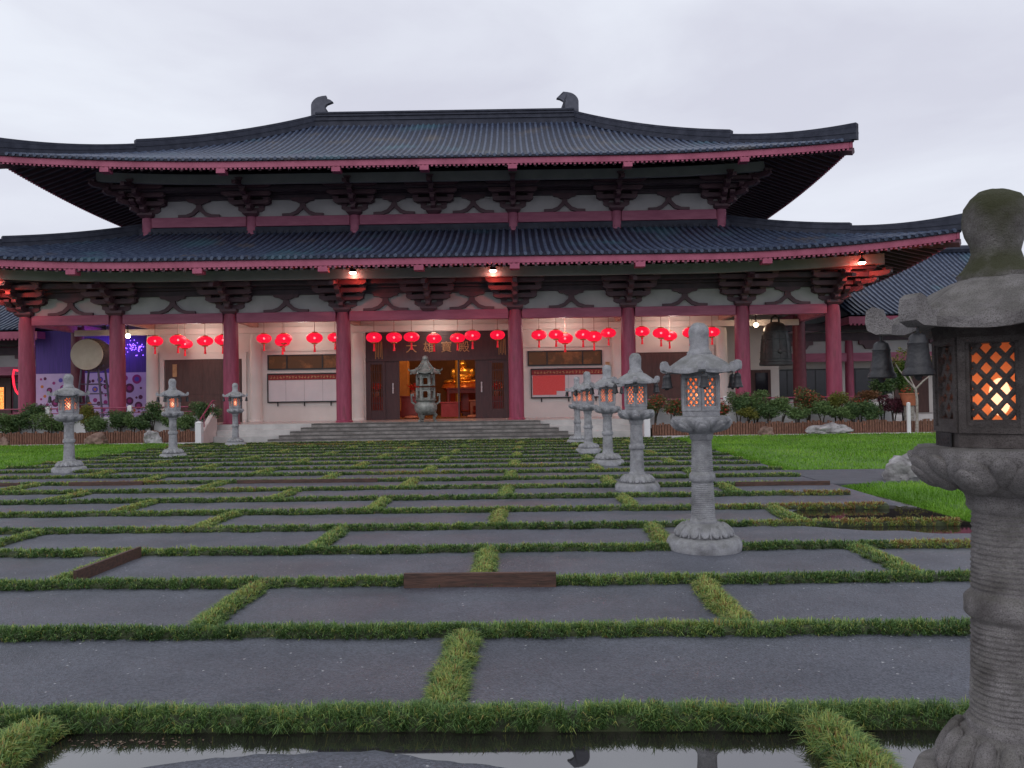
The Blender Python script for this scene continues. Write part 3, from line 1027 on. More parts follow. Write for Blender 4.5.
# roofs
def roof(name, A, B, a, b, z0, H, conc, lift, w0, w0s, parent, step_s, hip_lo, hip_hi, rib=0.30):
    """hipped tile roof; plan centre is (0, MIDY) of the hall"""
    xoff = 0.0

    def zf(s, wv, ws):
        t = max(0, (abs(wv) - ws) / (1 - ws))
        return z0 + H * ((1 - conc) * s + conc * s * s) + lift * t ** 2.0 * max(0, 1 - s) ** 1.6

    def pt(side, s, wv, dz=0.0, outw=0.0):
        # side 0 front,1 right,2 back,3 left ; wv -1..1 along the eave, left to right seen from outside
        hl_f, dp_f = A + (a - A) * s, B + (b - B) * s
        if side in (0, 2):
            sg = -1 if side == 0 else 1
            u, v = wv * hl_f * (1 if side == 0 else -1), sg * (dp_f + outw)
            z = zf(s, wv, w0)
        else:
            sg = 1 if side == 1 else -1
            u, v = sg * (hl_f + outw), wv * dp_f * (1 if side == 1 else -1)
            z = zf(s, wv, w0s)
        return Vector((u + xoff, MIDY + v, z + dz))

    q = MB()
    nsn = 10
    for side in range(4):
        nw = 40 if side in (0, 2) else 30
        vs = [pt(side, i / nsn, -1 + 2 * j / nw) for i in range(nsn + 1) for j in range(nw + 1)]
        fs = [(i * (nw + 1) + j, i * (nw + 1) + j + 1, (i + 1) * (nw + 1) + j + 1, (i + 1) * (nw + 1) + j) for i in range(nsn) for j in range(nw)]
        q.add(vs, fs)
        # eave lip of flat tiles
        vs = [pt(side, 0, -1 + 2 * j / nw, dz, 0.05) for dz in (0.0, -0.09) for j in range(nw + 1)]
        q.add(vs, [(j, j + nw + 1, j + nw + 2, j + 1) for j in range(nw)])
        vs = [pt(side, 0, -1 + 2 * j / nw, 0.0, o_) for o_ in (0.05, 0.0) for j in range(nw + 1)]
        q.add(vs, [(j, j + 1, j + nw + 2, j + nw + 1) for j in range(nw)])
        # barrel rows
        half = A if side in (0, 2) else B
        inner = a if side in (0, 2) else b
        nr = int(half / rib)
        for r_ in range(-nr, nr + 1):
            u0 = r_ * rib
            if abs(u0) > half - .12:
                continue
            smax = 1.0 if abs(u0) <= inner else (half - abs(u0)) / (half - inner)
            if smax < .02:
                continue
            ns2 = max(2, int(9 * smax))
            vs, fs = [], []
            for i in range(ns2 + 1):
                s = smax * i / ns2
                hl = half + (inner - half) * s
                c = pt(side, s, u0 / hl, 0.0, 0.08 if i == 0 else 0)
                al = Vector((1, 0, 0)) if side in (0, 2) else Vector((0, 1, 0))
                rr = 0.072
                for (ca, sa) in ((-1, 0), (-.72, .66), (0, 1.0), (.72, .66), (1, 0)):
                    vs.append(c + al * ca * rr + Vector((0, 0, sa * rr * 1.05)))
            for i in range(ns2):
                for j in range(4):
                    fs.append((i * 5 + j, i * 5 + j + 1, (i + 1) * 5 + j + 1, (i + 1) * 5 + j))
            fs.append((0, 1, 2, 3, 4))
            q.add(vs, fs, 1)
            c = pt(side, 0, u0 / half, -0.01, 0.085)
            al = Vector((1, 0, 0)) if side in (0, 2) else Vector((0, 1, 0))
            q.add([c + al * .075 * math.cos(k * PI / 4) + Vector((0, 0, .075 * math.sin(k * PI / 4))) for k in range(8)], [tuple(range(8))], 1)
    rf = q.build(name, [M_TILE, M_RIB], parent, smooth=50)

    # painted fascia with dentils
    q = MB()
    for side in range(4):
        nw = 60
        for (d0, d1, o0, o1) in ((-.09, -.09, -.02, -.14), (-.09, -.35, -.02, -.02), (-.35, -.35, -.02, -.14), (-.35, -.09, -.14, -.14)):
            vs = [pt(side, 0, -1 + 2 * j / nw, d, o_) for d, o_ in ((d0, o0), (d1, o1)) for j in range(nw + 1)]
            q.add(vs, [(j, j + nw + 1, j + nw + 2, j + 1) for j in range(nw)])
        half = A if side in (0, 2) else B
        for k in range(int(2 * half / .19)):
            u0 = -half + .1 + k * .19
            c = pt(side, 0, u0 / half, -.385, -.08)
            if side in (0, 2):
                q.box(c.x - .045, c.x + .045, c.y - .045, c.y + .045, c.z - .035, c.z + .036)
            else:
                q.box(c.x - .045, c.x + .045, c.y - .045, c.y + .045, c.z - .035, c.z + .036)
    q.build('fascia', M_FASCIA, rf)
    # boarded soffit and rafters
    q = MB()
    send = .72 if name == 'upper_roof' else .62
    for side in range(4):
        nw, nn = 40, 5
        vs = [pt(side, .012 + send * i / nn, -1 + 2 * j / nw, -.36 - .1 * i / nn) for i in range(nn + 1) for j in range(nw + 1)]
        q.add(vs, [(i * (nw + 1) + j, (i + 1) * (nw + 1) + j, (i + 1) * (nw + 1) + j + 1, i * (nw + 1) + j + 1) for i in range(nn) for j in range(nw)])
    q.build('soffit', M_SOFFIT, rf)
    q = MB()
    for side in (0, 1, 3):
        half = A if side == 0 else B
        inner = a if side == 0 else b
        for k in range(int(2 * half / .42)):
            u0 = -half + .25 + k * .42
            smax = min(.5, .5 if abs(u0) <= inner else (half - abs(u0)) / (half - inner) * .98)
            if smax < .03:
                continue
            vs = []
            al = Vector((1, 0, 0)) if side == 0 else Vector((0, 1, 0))
            for s in (.015, smax * .5, smax):
                hl = half + (inner - half) * s
                c = pt(side, s, u0 / hl, -.42)
                for (e, dz) in ((-.06, -.08), (.06, -.08), (.06, .07), (-.06, .07)):
                    vs.append(c + al * e + Vector((0, 0, dz)))
            fs = []
            for i in range(2):
                for j in range(4):
                    j2 = (j + 1) % 4
                    fs.append((i * 4 + j, i * 4 + j2, (i + 1) * 4 + j2, (i + 1) * 4 + j))
            fs.append((3, 2, 1, 0))
            q.add(vs, fs)
    tag(q.build('rafters', M_BRACKET, rf), kind='stuff')
    # hip ridges
    for (sx, side) in ((-1, 0), (1, 0), (-1, 2), (1, 2)):
        q = MB()
        for (s0, s1, hh, ww, ee) in ((-.012, step_s, hip_lo, .30, 0), (step_s, 1.0, hip_hi, .34, .02)):
            npt = 12
            for (zb, zt, wd_) in ((-.02, hh * .42, ww * .86), (hh * .46, hh * .78, ww * .86), (hh * .40, hh * .48, ww), (hh * .80, hh, ww * .9)):
                vs = []
                for i in range(npt + 1):
                    s = s0 + (s1 - s0) * i / npt
                    c = pt(side, s, sx * (1 if side == 0 else -1))
                    d = (pt(side, min(1, s + .02), sx * (1 if side == 0 else -1)) - pt(side, s - .02, sx * (1 if side == 0 else -1)))
                    al = Vector((-d.y, d.x, 0)).normalized()
                    fl = .24 * max(0, 1 - s / step_s) ** 2.2 * (zt / hh)
                    for (e, z_) in ((-1, zb), (1, zb), (1, zt + fl), (-1, zt + fl)):
                        vs.append(c + al * e * wd_ * .5 + Vector((0, 0, z_ + (fl * .6 if z_ == zb and zb > .01 else 0))))
                fs = [(3, 2, 1, 0), tuple(npt * 4 + j for j in range(4))]
                for i in range(npt):
                    for j in range(4):
                        j2 = (j + 1) % 4
                        fs.append((i * 4 + j, i * 4 + j2, (i + 1) * 4 + j2, (i + 1) * 4 + j))
                q.add(vs, fs)
        q.build('hip_ridge', M_RIDGE, rf)
        # corner beam under the hip
        q = MB()
        p0 = pt(side, .0, sx * (1 if side == 0 else -1), -.52)
        p1 = pt(side, .7, sx * (1 if side == 0 else -1), -.62)
        q.tube([p0, (p0 + p1) / 2 + Vector((0, 0, -.06)), p1], [.16, .18, .18], 4)
        q.build('corner_beam', M_BRACKET, rf)
    return rf, pt


up, up_pt = roof('upper_roof', 18.2, 11.0, 7.25, 0.05, 11.96, 5.30, .40, .42, .42, .2, hall, .365, .42, .62)
lo, lo_pt = roof('lower_roof', 21.25, 13.4, 13.9, 6.95, 7.30, 2.42, .30, .66, .52, .3, hall, .42, .36, .48)

# grey purlin boards under the eaves
def purlin(A_, y, z, lift, h=.42):
    q = MB()
    npt = 24
    vs, fs = [], []
    for i in range(npt + 1):
        x = -A_ + 2 * A_ * i / npt
        dz = lift * max(0, (abs(x) / A_ - .55) / .45) ** 2
        for (yy, zz) in ((y - .1, z), (y + .1, z), (y + .1, z + h), (y - .1, z + h)):
            vs.append((x, yy, zz + dz))
    for i in range(npt):
        for j in range(4):
            j2 = (j + 1) % 4
            fs.append((i * 4 + j, (i + 1) * 4 + j, (i + 1) * 4 + j2, i * 4 + j2))
    fs += [(0, 1, 2, 3), tuple(npt * 4 + j for j in (3, 2, 1, 0))]
    q.add(vs, fs)
    for s in (-1, 1):
        q.box(s * A_ - .1, s * A_ + .1, y + .12, y + 12, z + lift - .02, z + h + lift - .03)
    q.build('eave_purlin', M_PURLIN, hall)


purlin(19.15, -1.65, 6.72, .30, .40)
purlin(15.15, 1.15, 11.55, .22, .42)

# tab ends that show under the fascia
ends = [lo_pt(0, 0, x / 21.25, -.55, -.10) for x in sorted(COLX + [0.0])[1:-1]] + [up_pt(0, 0, x / 18.2, -.55, -.10) for x in sorted(UPX + [0.0])]
for c in ends:
    g = MB()
    g.box(c.x - .19, c.x + .19, c.y - .12, c.y + .3, c.z - .04, c.z + .16)
    g.build('beam_end', M_FASCIA, hall, bevel=.01)

# top band of the lower roof against the upper storey
g = MB()
g.box(-14.0, 14.0, WY - .60, WY - .27, 9.55, 9.92)
for k in range(90):
    x = -13.8 + k * .31
    g.box(x, x + .16, WY - .66, WY - .602, 9.62, 9.74)
g.build('roof_flashing', M_RIDGE, lo)

# main ridge and its end ornaments
g = MB()
zr = up_pt(0, 1.0, 0).z
for (z0_, z1_, t_) in ((-.3, .16, .62), (.16, .23, .72), (.23, .42, .5), (.42, .48, .62), (.48, .58, .46), (.58, .68, .56)):
    g.box(-7.3, 7.3, MIDY - t_ / 2, MIDY + t_ / 2, zr + z0_, zr + z1_ - .002)
g.build('ridge', M_RIDGE, up)
k_ = .0058
O = [(350, 400), (350, 215), (358, 188), (375, 165), (395, 148), (420, 135), (460, 126), (500, 122), (495, 150), (540, 165), (566, 186), (530, 195), (505, 210),
     (487, 230), (479, 255), (486, 280), (504, 296), (530, 302), (530, 400)]
half1 = [((x - 350) * k_, (400 - z) * k_) for x, z in O]
def ornament(sgn):
    q = MB()
    pts = [(sgn * (x - .42), z) for x, z in half1]
    if sgn < 0:
        pts = pts[::-1]
    bm = bmesh.new()
    vsb = [bm.verts.new((x, -.13, z)) for x, z in pts]
    fc = bm.faces.new(vsb)
    bmesh.ops.triangulate(bm, faces=[fc])
    r_ = bmesh.ops.extrude_face_region(bm, geom=bm.faces[:])
    bmesh.ops.translate(bm, vec=(0, .26, 0), verts=[v for v in r_['geom'] if isinstance(v, bmesh.types.BMVert)])
    bmesh.ops.recalc_face_normals(bm, faces=bm.faces[:])
    me = bpy.data.meshes.new('ridge_ornament')
    bm.to_mesh(me)
    bm.free()
    me.materials.append(M_ORNAMENT)
    return link('ridge_ornament', me, up, (-sgn * 7.15, MIDY, zr + .06), bevel=.03)


ornament(1)
ornament(-1)

# hall walls
g = MB()
DW, DZ = 3.42, 4.90
for (x0, x1) in ((-13.6, -DW), (DW, 13.6)):
    g.box(x0, x1, WY, WY + .25, FZ - .02, 10)
g.box(-DW, DW, WY, WY + .25, DZ, 10)
for s in (-1, 1):
    g.box(s * 13.6 - .12, s * 13.6 + .12, WY + .253, 16.3, FZ - .02, 10)
g.build('wall', M_WALL, hall)
g = MB()
for (x0, x1) in ((-13.35, -8.95), (-8.35, -4.05), (4.05, 8.35), (8.95, 13.35)):
    g.box(x0, x1, WY - .05, WY - .003, 4.05, 4.18)
g.box(-17.3, 17.3, WY - .14, WY - .003, 4.92, 5.2)
g.build('wall_band', M_WALL, hall)
g = MB()
g.box(-17.5, 17.5, .17, WY + .1, 5.46, 5.52)
for x in UPX:
    g.box(x - .12, x + .12, .17, WY - .02, 5.20, 5.457)
g.build('verandah_ceiling', M_CEIL, hall)

# interior of the hall
g = MB()
g.box(-13.4, 13.4, WY + .26, 16.3, FZ - .015, FZ + .004, 1)
g.box(-13.4, 13.4, 16.1, 16.2, FZ, 8.5)
g.box(-13.4, 13.4, WY + .26, 16.3, 8.0, 8.1)
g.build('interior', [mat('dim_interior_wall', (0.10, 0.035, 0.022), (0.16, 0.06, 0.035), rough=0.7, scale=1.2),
                     mat('interior_floor', (0.22, 0.10, 0.06), (0.28, 0.14, 0.08), rough=0.25, scale=2)], hall)

# entrance screen: transom, lattice side lights, two leaves, gold characters
g = MB()
yy0, yy1 = WY + .06, WY + .16
g.box(-DW, DW, yy0, yy1, 3.62, DZ)                     # transom
g.box(-DW, DW, yy0 - .05, yy0 - .003, 3.50, 3.66)
g.box(-DW, DW, yy0 - .05, yy0 - .003, 4.70, 4.80)
for s in (-1, 1):
    g.box(s * 3.30 - .12, s * 3.30 + .12, yy0 - .02, yy1 + .02, FZ, 3.62)
    g.box(s * 2.56 - .07, s * 2.56 + .07, yy0 - .02, yy1 + .02, FZ, 3.62)
    a_, b_ = sorted((s * 2.63, s * 3.18))
    g.box(a_, b_, yy0, yy1, FZ, 1.15)
    g.box(a_, b_, yy0, yy1, 3.35, 3.62)
g.build('entrance_screen', M_DOOR, hall)
for s in (-1, 1):
    a_, b_ = sorted((s * 2.63, s * 3.18))
    q = MB()
    for k in range(5):
        x = a_ + (b_ - a_) * (k + .5) / 5
        q.box(x - .016, x + .016, yy0 + .02, yy0 + .06, 1.15, 3.35)
    for z in (1.5, 2.0, 2.5, 3.0):
        q.box(a_, b_, yy0 + .015, yy0 + .065, z - .018, z + .018)
    q.build('lattice_window', M_DOOR, hall)
    a_, b_ = sorted((s * 1.82, s * 2.49))
    q = MB()
    q.box(a_, b_, yy0 + .015, yy1 - .015, FZ + .01, 3.50)
    for (z0_, z1_) in ((.9, 1.7), (1.85, 3.3)):
        q.box(a_ + .09, b_ - .09, yy0 + .0, yy0 + .0145, z0_, z1_)
    d_ = q.build('door_leaf', M_DOOR, hall)
    q = MB()
    xh = s * 2.12
    q.tube([(xh, yy0 - .06, 1.95), (xh, yy0 - .06, 2.45)], .028, 8)
    for z in (2.0, 2.2, 2.4):
        q.box(xh - .035, xh + .035, yy0 - .05, yy0 - .002, z - .03, z + .03)
    q.build('door_handle', M_BOARDW, d_)
q = MB()
q.box(.98, 1.06, yy0 + .01, yy1 - .01, FZ, 3.5)
q.build('door_post', M_DOOR, hall)


def glyphs(text, size, loc, name, m, parent, spacing, depth=.02):
    for i, ch in enumerate(text):
        cu = bpy.data.curves.new('glyph', 'FONT')
        cu.body = ch
        cu.size = size
        cu.extrude = depth
        cu.align_x = 'CENTER'
        tmp = bpy.data.objects.new('glyph', cu)
        col.objects.link(tmp)
        bpy.context.view_layer.update()
        me = bpy.data.meshes.new_from_object(tmp.evaluated_get(bpy.context.evaluated_depsgraph_get()))
        bpy.data.objects.remove(tmp)
        me.materials.clear()
        me.materials.append(m)
        o = link(name, me, parent, (loc[0] + spacing * i, loc[1], loc[2]))
        o.rotation_euler = (R(90), 0, 0)


glyphs('大雄寶殿', .56, (-1.22, yy0 - .03, 3.94), 'gold_character', M_GOLD, hall, .84)

# high windows and brown sliding doors
for s, lx in ((-1, -6.32), (1, 6.12)):
    q = MB()
    x0, x1, z0_, z1_ = lx - 1.78, lx + 1.78, 3.16, 3.88
    for (a_, b_, c_, d_) in ((x0, x1, z0_, z0_ + .06), (x0, x1, z1_ - .06, z1_), (x0, x0 + .06, z0_ + .06, z1_ - .06), (x1 - .06, x1, z0_ + .06, z1_ - .06),
                             (x0 + .9, x0 + .96, z0_ + .06, z1_ - .06), (x1 - .96, x1 - .9, z0_ + .06, z1_ - .06)):
        q.box(a_, b_, WY - .07, WY - .002, c_, d_)
    wnd = q.build('window', M_FRAME, hall)
    q = MB()
    q.box(x0 + .05, x1 - .05, WY - .03, WY - .006, z0_ + .05, z1_ - .05)
    q.build('pane', M_PANE, wnd)
for s in (-1, 1):
    a_, b_ = sorted((s * 9.35, s * 13.0))
    q = MB()
    q.box(a_, b_, WY - .07, WY - .003, FZ, 3.72)
    for k in range(4):
        x = a_ + (b_ - a_) * (k + .5) / 4
        w_ = (b_ - a_) / 8 - .05
        for (z0_, z1_) in ((.85, 1.9), (2.05, 3.6)):
            q.box(x - w_, x + w_, WY - .085, WY - .072, z0_, z1_)
    q.build('sliding_door', M_SLIDE, hall, bevel=.01)
    q = MB()
    q.box(a_ - .25, b_ + .25, WY - .10, WY - .004, 3.725, 4.04)
    for e in (a_ - .14, b_ + .14):
        q.box(e - .10, e + .10, WY - .10, WY - .004, FZ, 3.72)
    q.build('door_frame', M_WALL, hall)

# gold plaque by the left sliding door
q = MB()
q.box(-12.62, -12.42, WY - .12, WY - .09, 2.9, 3.5)
q.box(12.35 - 4.3, 12.55 - 4.3, WY - .12, WY - .05, 2.75, 3.3)
q.build('gold_couplet', M_GOLD, hall)

# eave flood lamps: housing + lit face + their light
M_LAMPLIT = emis('lamp_face', (1.0, .78, .62), 14)
for i, (px, py, yw) in enumerate(((353, 272, 32.0), (493, 270, 32.0), (862, 262, 31.9), (-8, 283, 32.0))):
    lx, ly, lz = HI @ hall_at(px, py, yw - CY)
    q = MB()
    q.lathe([(.05, .16), (.13, .10), (.15, .0), (.14, -.02)], 14, (lx, ly, lz))
    q.tube([(lx, ly, lz + .14), (lx, ly, lz + .4)], .03, 6)
    lamp = q.build('eave_lamp', M_FRAME, hall, smooth=40)
    q = MB()
    q.ball((lx, ly, lz - .03), (.15, .15, .07), 2)
    q.build('bulb', M_LAMPLIT, lamp, smooth=80)
    ld = bpy.data.lights.new('eave_light', 'POINT')
    ld.energy = 46
    ld.color = (1.0, .085, .05)
    ld.shadow_soft_size = .12
    lo_ = bpy.data.objects.new('eave_light', ld)
    col.objects.link(lo_)
    lo_.parent = lamp
    lo_.location = (lx, ly + .25, lz - .22)

# light of the hall and verandah lamps, plus added verandah fill
def point(name, loc, e, c, r=.15, parent=None):
    d = bpy.data.lights.new(name, 'POINT')
    d.energy = e
    d.color = c
    d.shadow_soft_size = r
    o = bpy.data.objects.new(name, d)
    col.objects.link(o)
    o.location = loc
    if parent:
        o.parent = parent
    return o


M_BULB = emis('warm_bulb', (1.0, .80, .55), 10)
for (px, py, yw, en) in ((756, 325, 36.6, 14), (128, 336, 36.6, 10)):
    p = HI @ hall_at(px, py, yw - CY)
    q = MB()
    q.ball((p.x, p.y, p.z), .11, 2)
    lm = q.build('ceiling_lamp', M_BULB, hall, smooth=60)
    q = MB()
    q.tube([(p.x, p.y, p.z + .12), (p.x, p.y, 5.46)], .03, 8, 0)
    q.build('stem', M_FRAME, lm)
    point('verandah_light', (p.x, p.y - .25, p.z - .1), en, (1, .72, .5), .12, hall)
for lx, ly, en in ((-1.3, 8.0, 190), (1.4, 8.6, 230), (-2.6, 6.0, 80)):
    point('hall_light', (lx, ly, 6.4), en, (1, .56, .22), .3, hall)
for lx in (-11, -6, 0, 6, 11):  # fill lights added without fixtures, to whiten the verandah walls
    point('verandah_light', (lx, 1.7, 4.9), 40, (1, .88, .78), .25, hall)

# ------------------------------------------------------------------ parapet walls with rail (either side of the steps)
for s, nm in ((-1, 'left'), (1, 'right')):
    x0, x1 = sorted((CX + s * 9.0, CX + s * 19.6))
    e = empty('parapet_wall', HM @ Vector(((x0 + x1) / 2 - CX, -1.15, 0)), 'low white parapet wall with a thin red handrail %s of the temple steps' % nm, 'wall', 'parapet walls in front of the temple', rz=HROT)
    hw_ = (x1 - x0) / 2
    q = MB()
    q.box(-hw_, hw_, -.1, .1, 0, 1.02)
    q.box(-hw_ - .03, hw_ + .03, -.14, .14, 1.023, 1.10)
    q.build('wall', M_WHITE, e, bevel=.01)
    q = MB()
    q.tube([(-hw_, 0, 1.48), (hw_, 0, 1.48)], .028, 8)
    q.tube([(-hw_, 0, 1.28), (hw_, 0, 1.28)], .018, 6)
    q.build('handrail', M_RED, e)
    for k in range(4):
        xx = -hw_ + .1 + (2 * hw_ - .2) * k / 3
        q = MB()
        q.box(xx - .09, xx + .09, -.09, .09, 1.10, 1.52)
        q.taper(xx, 0, 1.52, 1.58, .10, .10, .05, .05)
        q.build('post', M_WHITE, e, bevel=.01)
    # sloping cheek wall beside the steps
    xs_ = CX + s * 8.95
    e = empty('cheek_wall', HM @ Vector((xs_ - CX, -2.1, 0)), 'sloping pale cheek wall with end post at the %s end of the steps' % nm, 'wall', 'cheek walls of the steps', rz=HROT)
    q = MB()
    M90 = Matrix.Rotation(R(90), 4, 'Z')
    q.prism([(-.65, 0), (.85, 0), (.85, 1.25), (.60, 1.25), (-.65, .42)], -.09, .09, M=M90)
    q.build('wall', mat('pale_pink_render', (0.60, 0.50, 0.47), (0.68, 0.58, 0.55), rough=0.7, scale=2), e)
    q = MB()
    q.box(-.12, .12, -.92, -.66, 0, .82)
    q.taper(0, -.79, .82, .90, .14, .15, .06, .07)
    q.build('end_post', M_WHITE, e, bevel=.01)
    q = MB()
    q.tube([(0, -.72, .95), (0, .62, 1.72), (0, .85, 1.72)], .03, 8)
    q.tube([(0, -.3, .6), (0, -.3, 1.2)], .022, 6)
    q.tube([(0, .62, 1.2), (0, .62, 1.72)], .022, 6)
    q.build('handrail', M_RED, e)

# ------------------------------------------------------------------ side halls
def side_hall(name_loc, label, s, x_in, lit):
    """hipped lower hall beside the temple; s=+1 right, -1 left, x_in its inner eave corner"""
    e = empty('side_hall', (x_in, 38.5, 0), label, 'hall', 'lower halls beside the temple')
    # local: x grows outward via s
    Lx, D, H0, H1 = 17.4, 7.5, 5.45, 9.75
    q = MB()

    def zz(t):
        return H0 + (H1 - H0) * (.72 * t + .28 * t * t)
    nseg = 8
    for i in range(nseg):
        t0, t1 = i / nseg, (i + 1) / nseg
        a0, b0 = 0, Lx - D * t0
        a1, b1 = 0, Lx - D * t1
        y0, y1 = D * t0, D * t1
        q.add([(s * a0, y0, zz(t0)), (s * b0, y0, zz(t0)), (s * b1, y1, zz(t1)), (s * a1, y1, zz(t1))], [(0, 1, 2, 3)])
        q.add([(s * a0, 2 * D - y0, zz(t0)), (s * b0, 2 * D - y0, zz(t0)), (s * b1, 2 * D - y1, zz(t1)), (s * a1, 2 * D - y1, zz(t1))], [(3, 2, 1, 0)])
        q.add([(s * a0, y0, zz(t0)), (s * a1, y1, zz(t1)), (s * a1, 2 * D - y1, zz(t1)), (s * a0, 2 * D - y0, zz(t0))], [(0, 1, 2, 3)])
        q.add([(s * b0, y0, zz(t0)), (s * b1, y1, zz(t1)), (s * b1, 2 * D - y1, zz(t1)), (s * b0, 2 * D - y0, zz(t0))], [(3, 2, 1, 0)])
    for face in (0, 1):
        k = 0.15
        LL = Lx if face == 0 else 2 * D
        while k < LL:
            tm = min(1, (LL - k) / D) if face == 0 else 0
            if tm <= .02:
                k += .27
                continue
            npt = max(2, int(8 * tm))
            vs, fs = [], []
            for i in range(npt + 1):
                t = tm * i / npt
                for (ca, sa) in ((-1, 0), (-.7, .7), (.7, .7), (1, 0)):
                    if face == 0:
                        vs.append((s * (k + ca * .075), D * t - (.06 if i == 0 else 0), zz(t) + sa * .09))
                    else:
                        vs.append((s * (D * t - (.06 if i == 0 else 0)), k + ca * .075, zz(t) + sa * .09))
            for i in range(npt):
                for j in range(3):
                    fs.append((i * 4 + j, i * 4 + j + 1, (i + 1) * 4 + j + 1, (i + 1) * 4 + j))
            fs.append((0, 1, 2, 3))
            q.add(vs, fs, 1)
            k += .27
    rf = q.build('roof', [M_TILE, M_RIB], e, smooth=50)
    q = MB()
    q.tube([(s * .1, D, H1 + .15), (s * (Lx - 7.3), D, H1 + .15)], .26, 8)
    q.build('ridge', M_RIDGE, rf)
    for (xa, xb, ya, yb) in ((Lx, Lx - D, 0, D), (Lx, Lx - D, 2 * D, D)):
        q = MB()
        q.tube([(s * (xa + (xb - xa) * t), ya + (yb - ya) * t, zz(t) + .1) for t in [j / 8 for j in range(9)]], .17, 8)
        q.build('hip_ridge', M_RIDGE, rf)
    q = MB()
    xa, xb = sorted((0, s * Lx))
    q.box(xa, xb, .02, .12, H0 - .42, H0 - .07)
    q.box(xa, xa + .1, .12, 2 * D, H0 - .42, H0 - .07)
    q.box(xb - .1, xb, .12, 2 * D, H0 - .42, H0 - .07)
    for k in range(int(Lx / .2)):
        x = s * (.1 + k * .2)
        q.box(x - .05, x + .05, .025, .11, H0 - .50, H0 - .422)
    xc, xd = sorted((s * -.05, s * -2.0))
    q.build('fascia', M_FASCIA, rf)
    q = MB()
    q.box(xa + .1, xb - .1, .12, 2 * D, H0 - .30, H0 - .24)
    q.build('soffit', M_SOFFIT, rf)
    # beams, panels and wall
    q = MB()
    xw0, xw1 = sorted((s * -3.4, s * (Lx - 1.5)))
    q.box(xw0, xw1, 2.2, 2.5, 4.35, 4.75)
    q.box(xw0, xw1, 1.6, 1.85, 4.85, 5.05)
    q.box(xw0, xw1, 2.0, 2.4, 5.06, 5.24)
    q.build('eave_beam', M_DARK, e)
    q = MB()
    q.box(xw0, xw1, 2.38, 2.48, 3.72, 4.347)
    q.build('plaster_panel', M_PANEL, e)
    for k in range(5):
        q = MB()
        x = s * (-1.6 + k * 3.6)
        q.prism([(x - .62, 4.345), (x + .62, 4.345), (x + .62, 4.15), (x + .40, 4.12), (x + .28, 3.92), (x - .28, 3.92), (x - .40, 4.12), (x - .62, 4.15)], 2.2, 2.375)
        q.build('bracket', M_BRACKET, e)
    q = MB()
    q.box(xw0, xw1, 2.25, 2.5, 3.28, 3.717)
    q.build('tie_beam', M_BEAM, e)
    q = MB()
    q.box(xw0, xw1, 3.6, 3.8, 0, 4.9)
    q.box(s * (Lx - 1.6) - .1, s * (Lx - 1.6) + .1, 3.803, 2 * D - 1, 0, 4.9)
    q.build('wall', M_WALL if s > 0 else M_BEAM, e)
    q = MB()
    q.box(xw0, xw1, 0.3, 3.55, 0, .55)
    q.box(xw0, xw1, -.1, .297, 0, .36)
    q.box(xw0, xw1, -.5, -.103, 0, .18)
    q.build('plinth', M_PODIUM, e)
    for k in range(4):
        link('column', me_scol, e, (s * (.9 + k * 4.8), 2.36, .55))
    for k, (x, w_) in enumerate(((-1.95, 1.0), (-.45, .65), (2.6, 1.0))):
        q = MB()
        xx = s * x
        q.box(xx - w_, xx + w_, 3.50, 3.597, 1.35, 2.95)
        wf = q.build('window', M_FRAME, e)
        q = MB()
        q.box(xx - w_ + .07, xx - .03, 3.485, 3.498, 1.42, 2.88)
        q.box(xx + .03, xx + w_ - .07, 3.485, 3.498, 1.42, 2.88)
        q.build('pane', M_GLASSDARK, wf)
    q = MB()
    xx = s * 4.6
    q.box(xx - .9, xx + .9, 3.48, 3.597, .55, 3.2)
    q.build('door', M_SLIDE, e, bevel=.02)
    return e


me_scol = column_mesh('column', 3.8, .22, .20, M_RED)
rh = side_hall(None, 'lower hall with blue grey tiled hipped roof behind the right end of the temple', 1, 15.5, False)
lh = side_hall(None, 'lower hall half hidden behind the left end of the temple verandah', -1, -24.9, True)

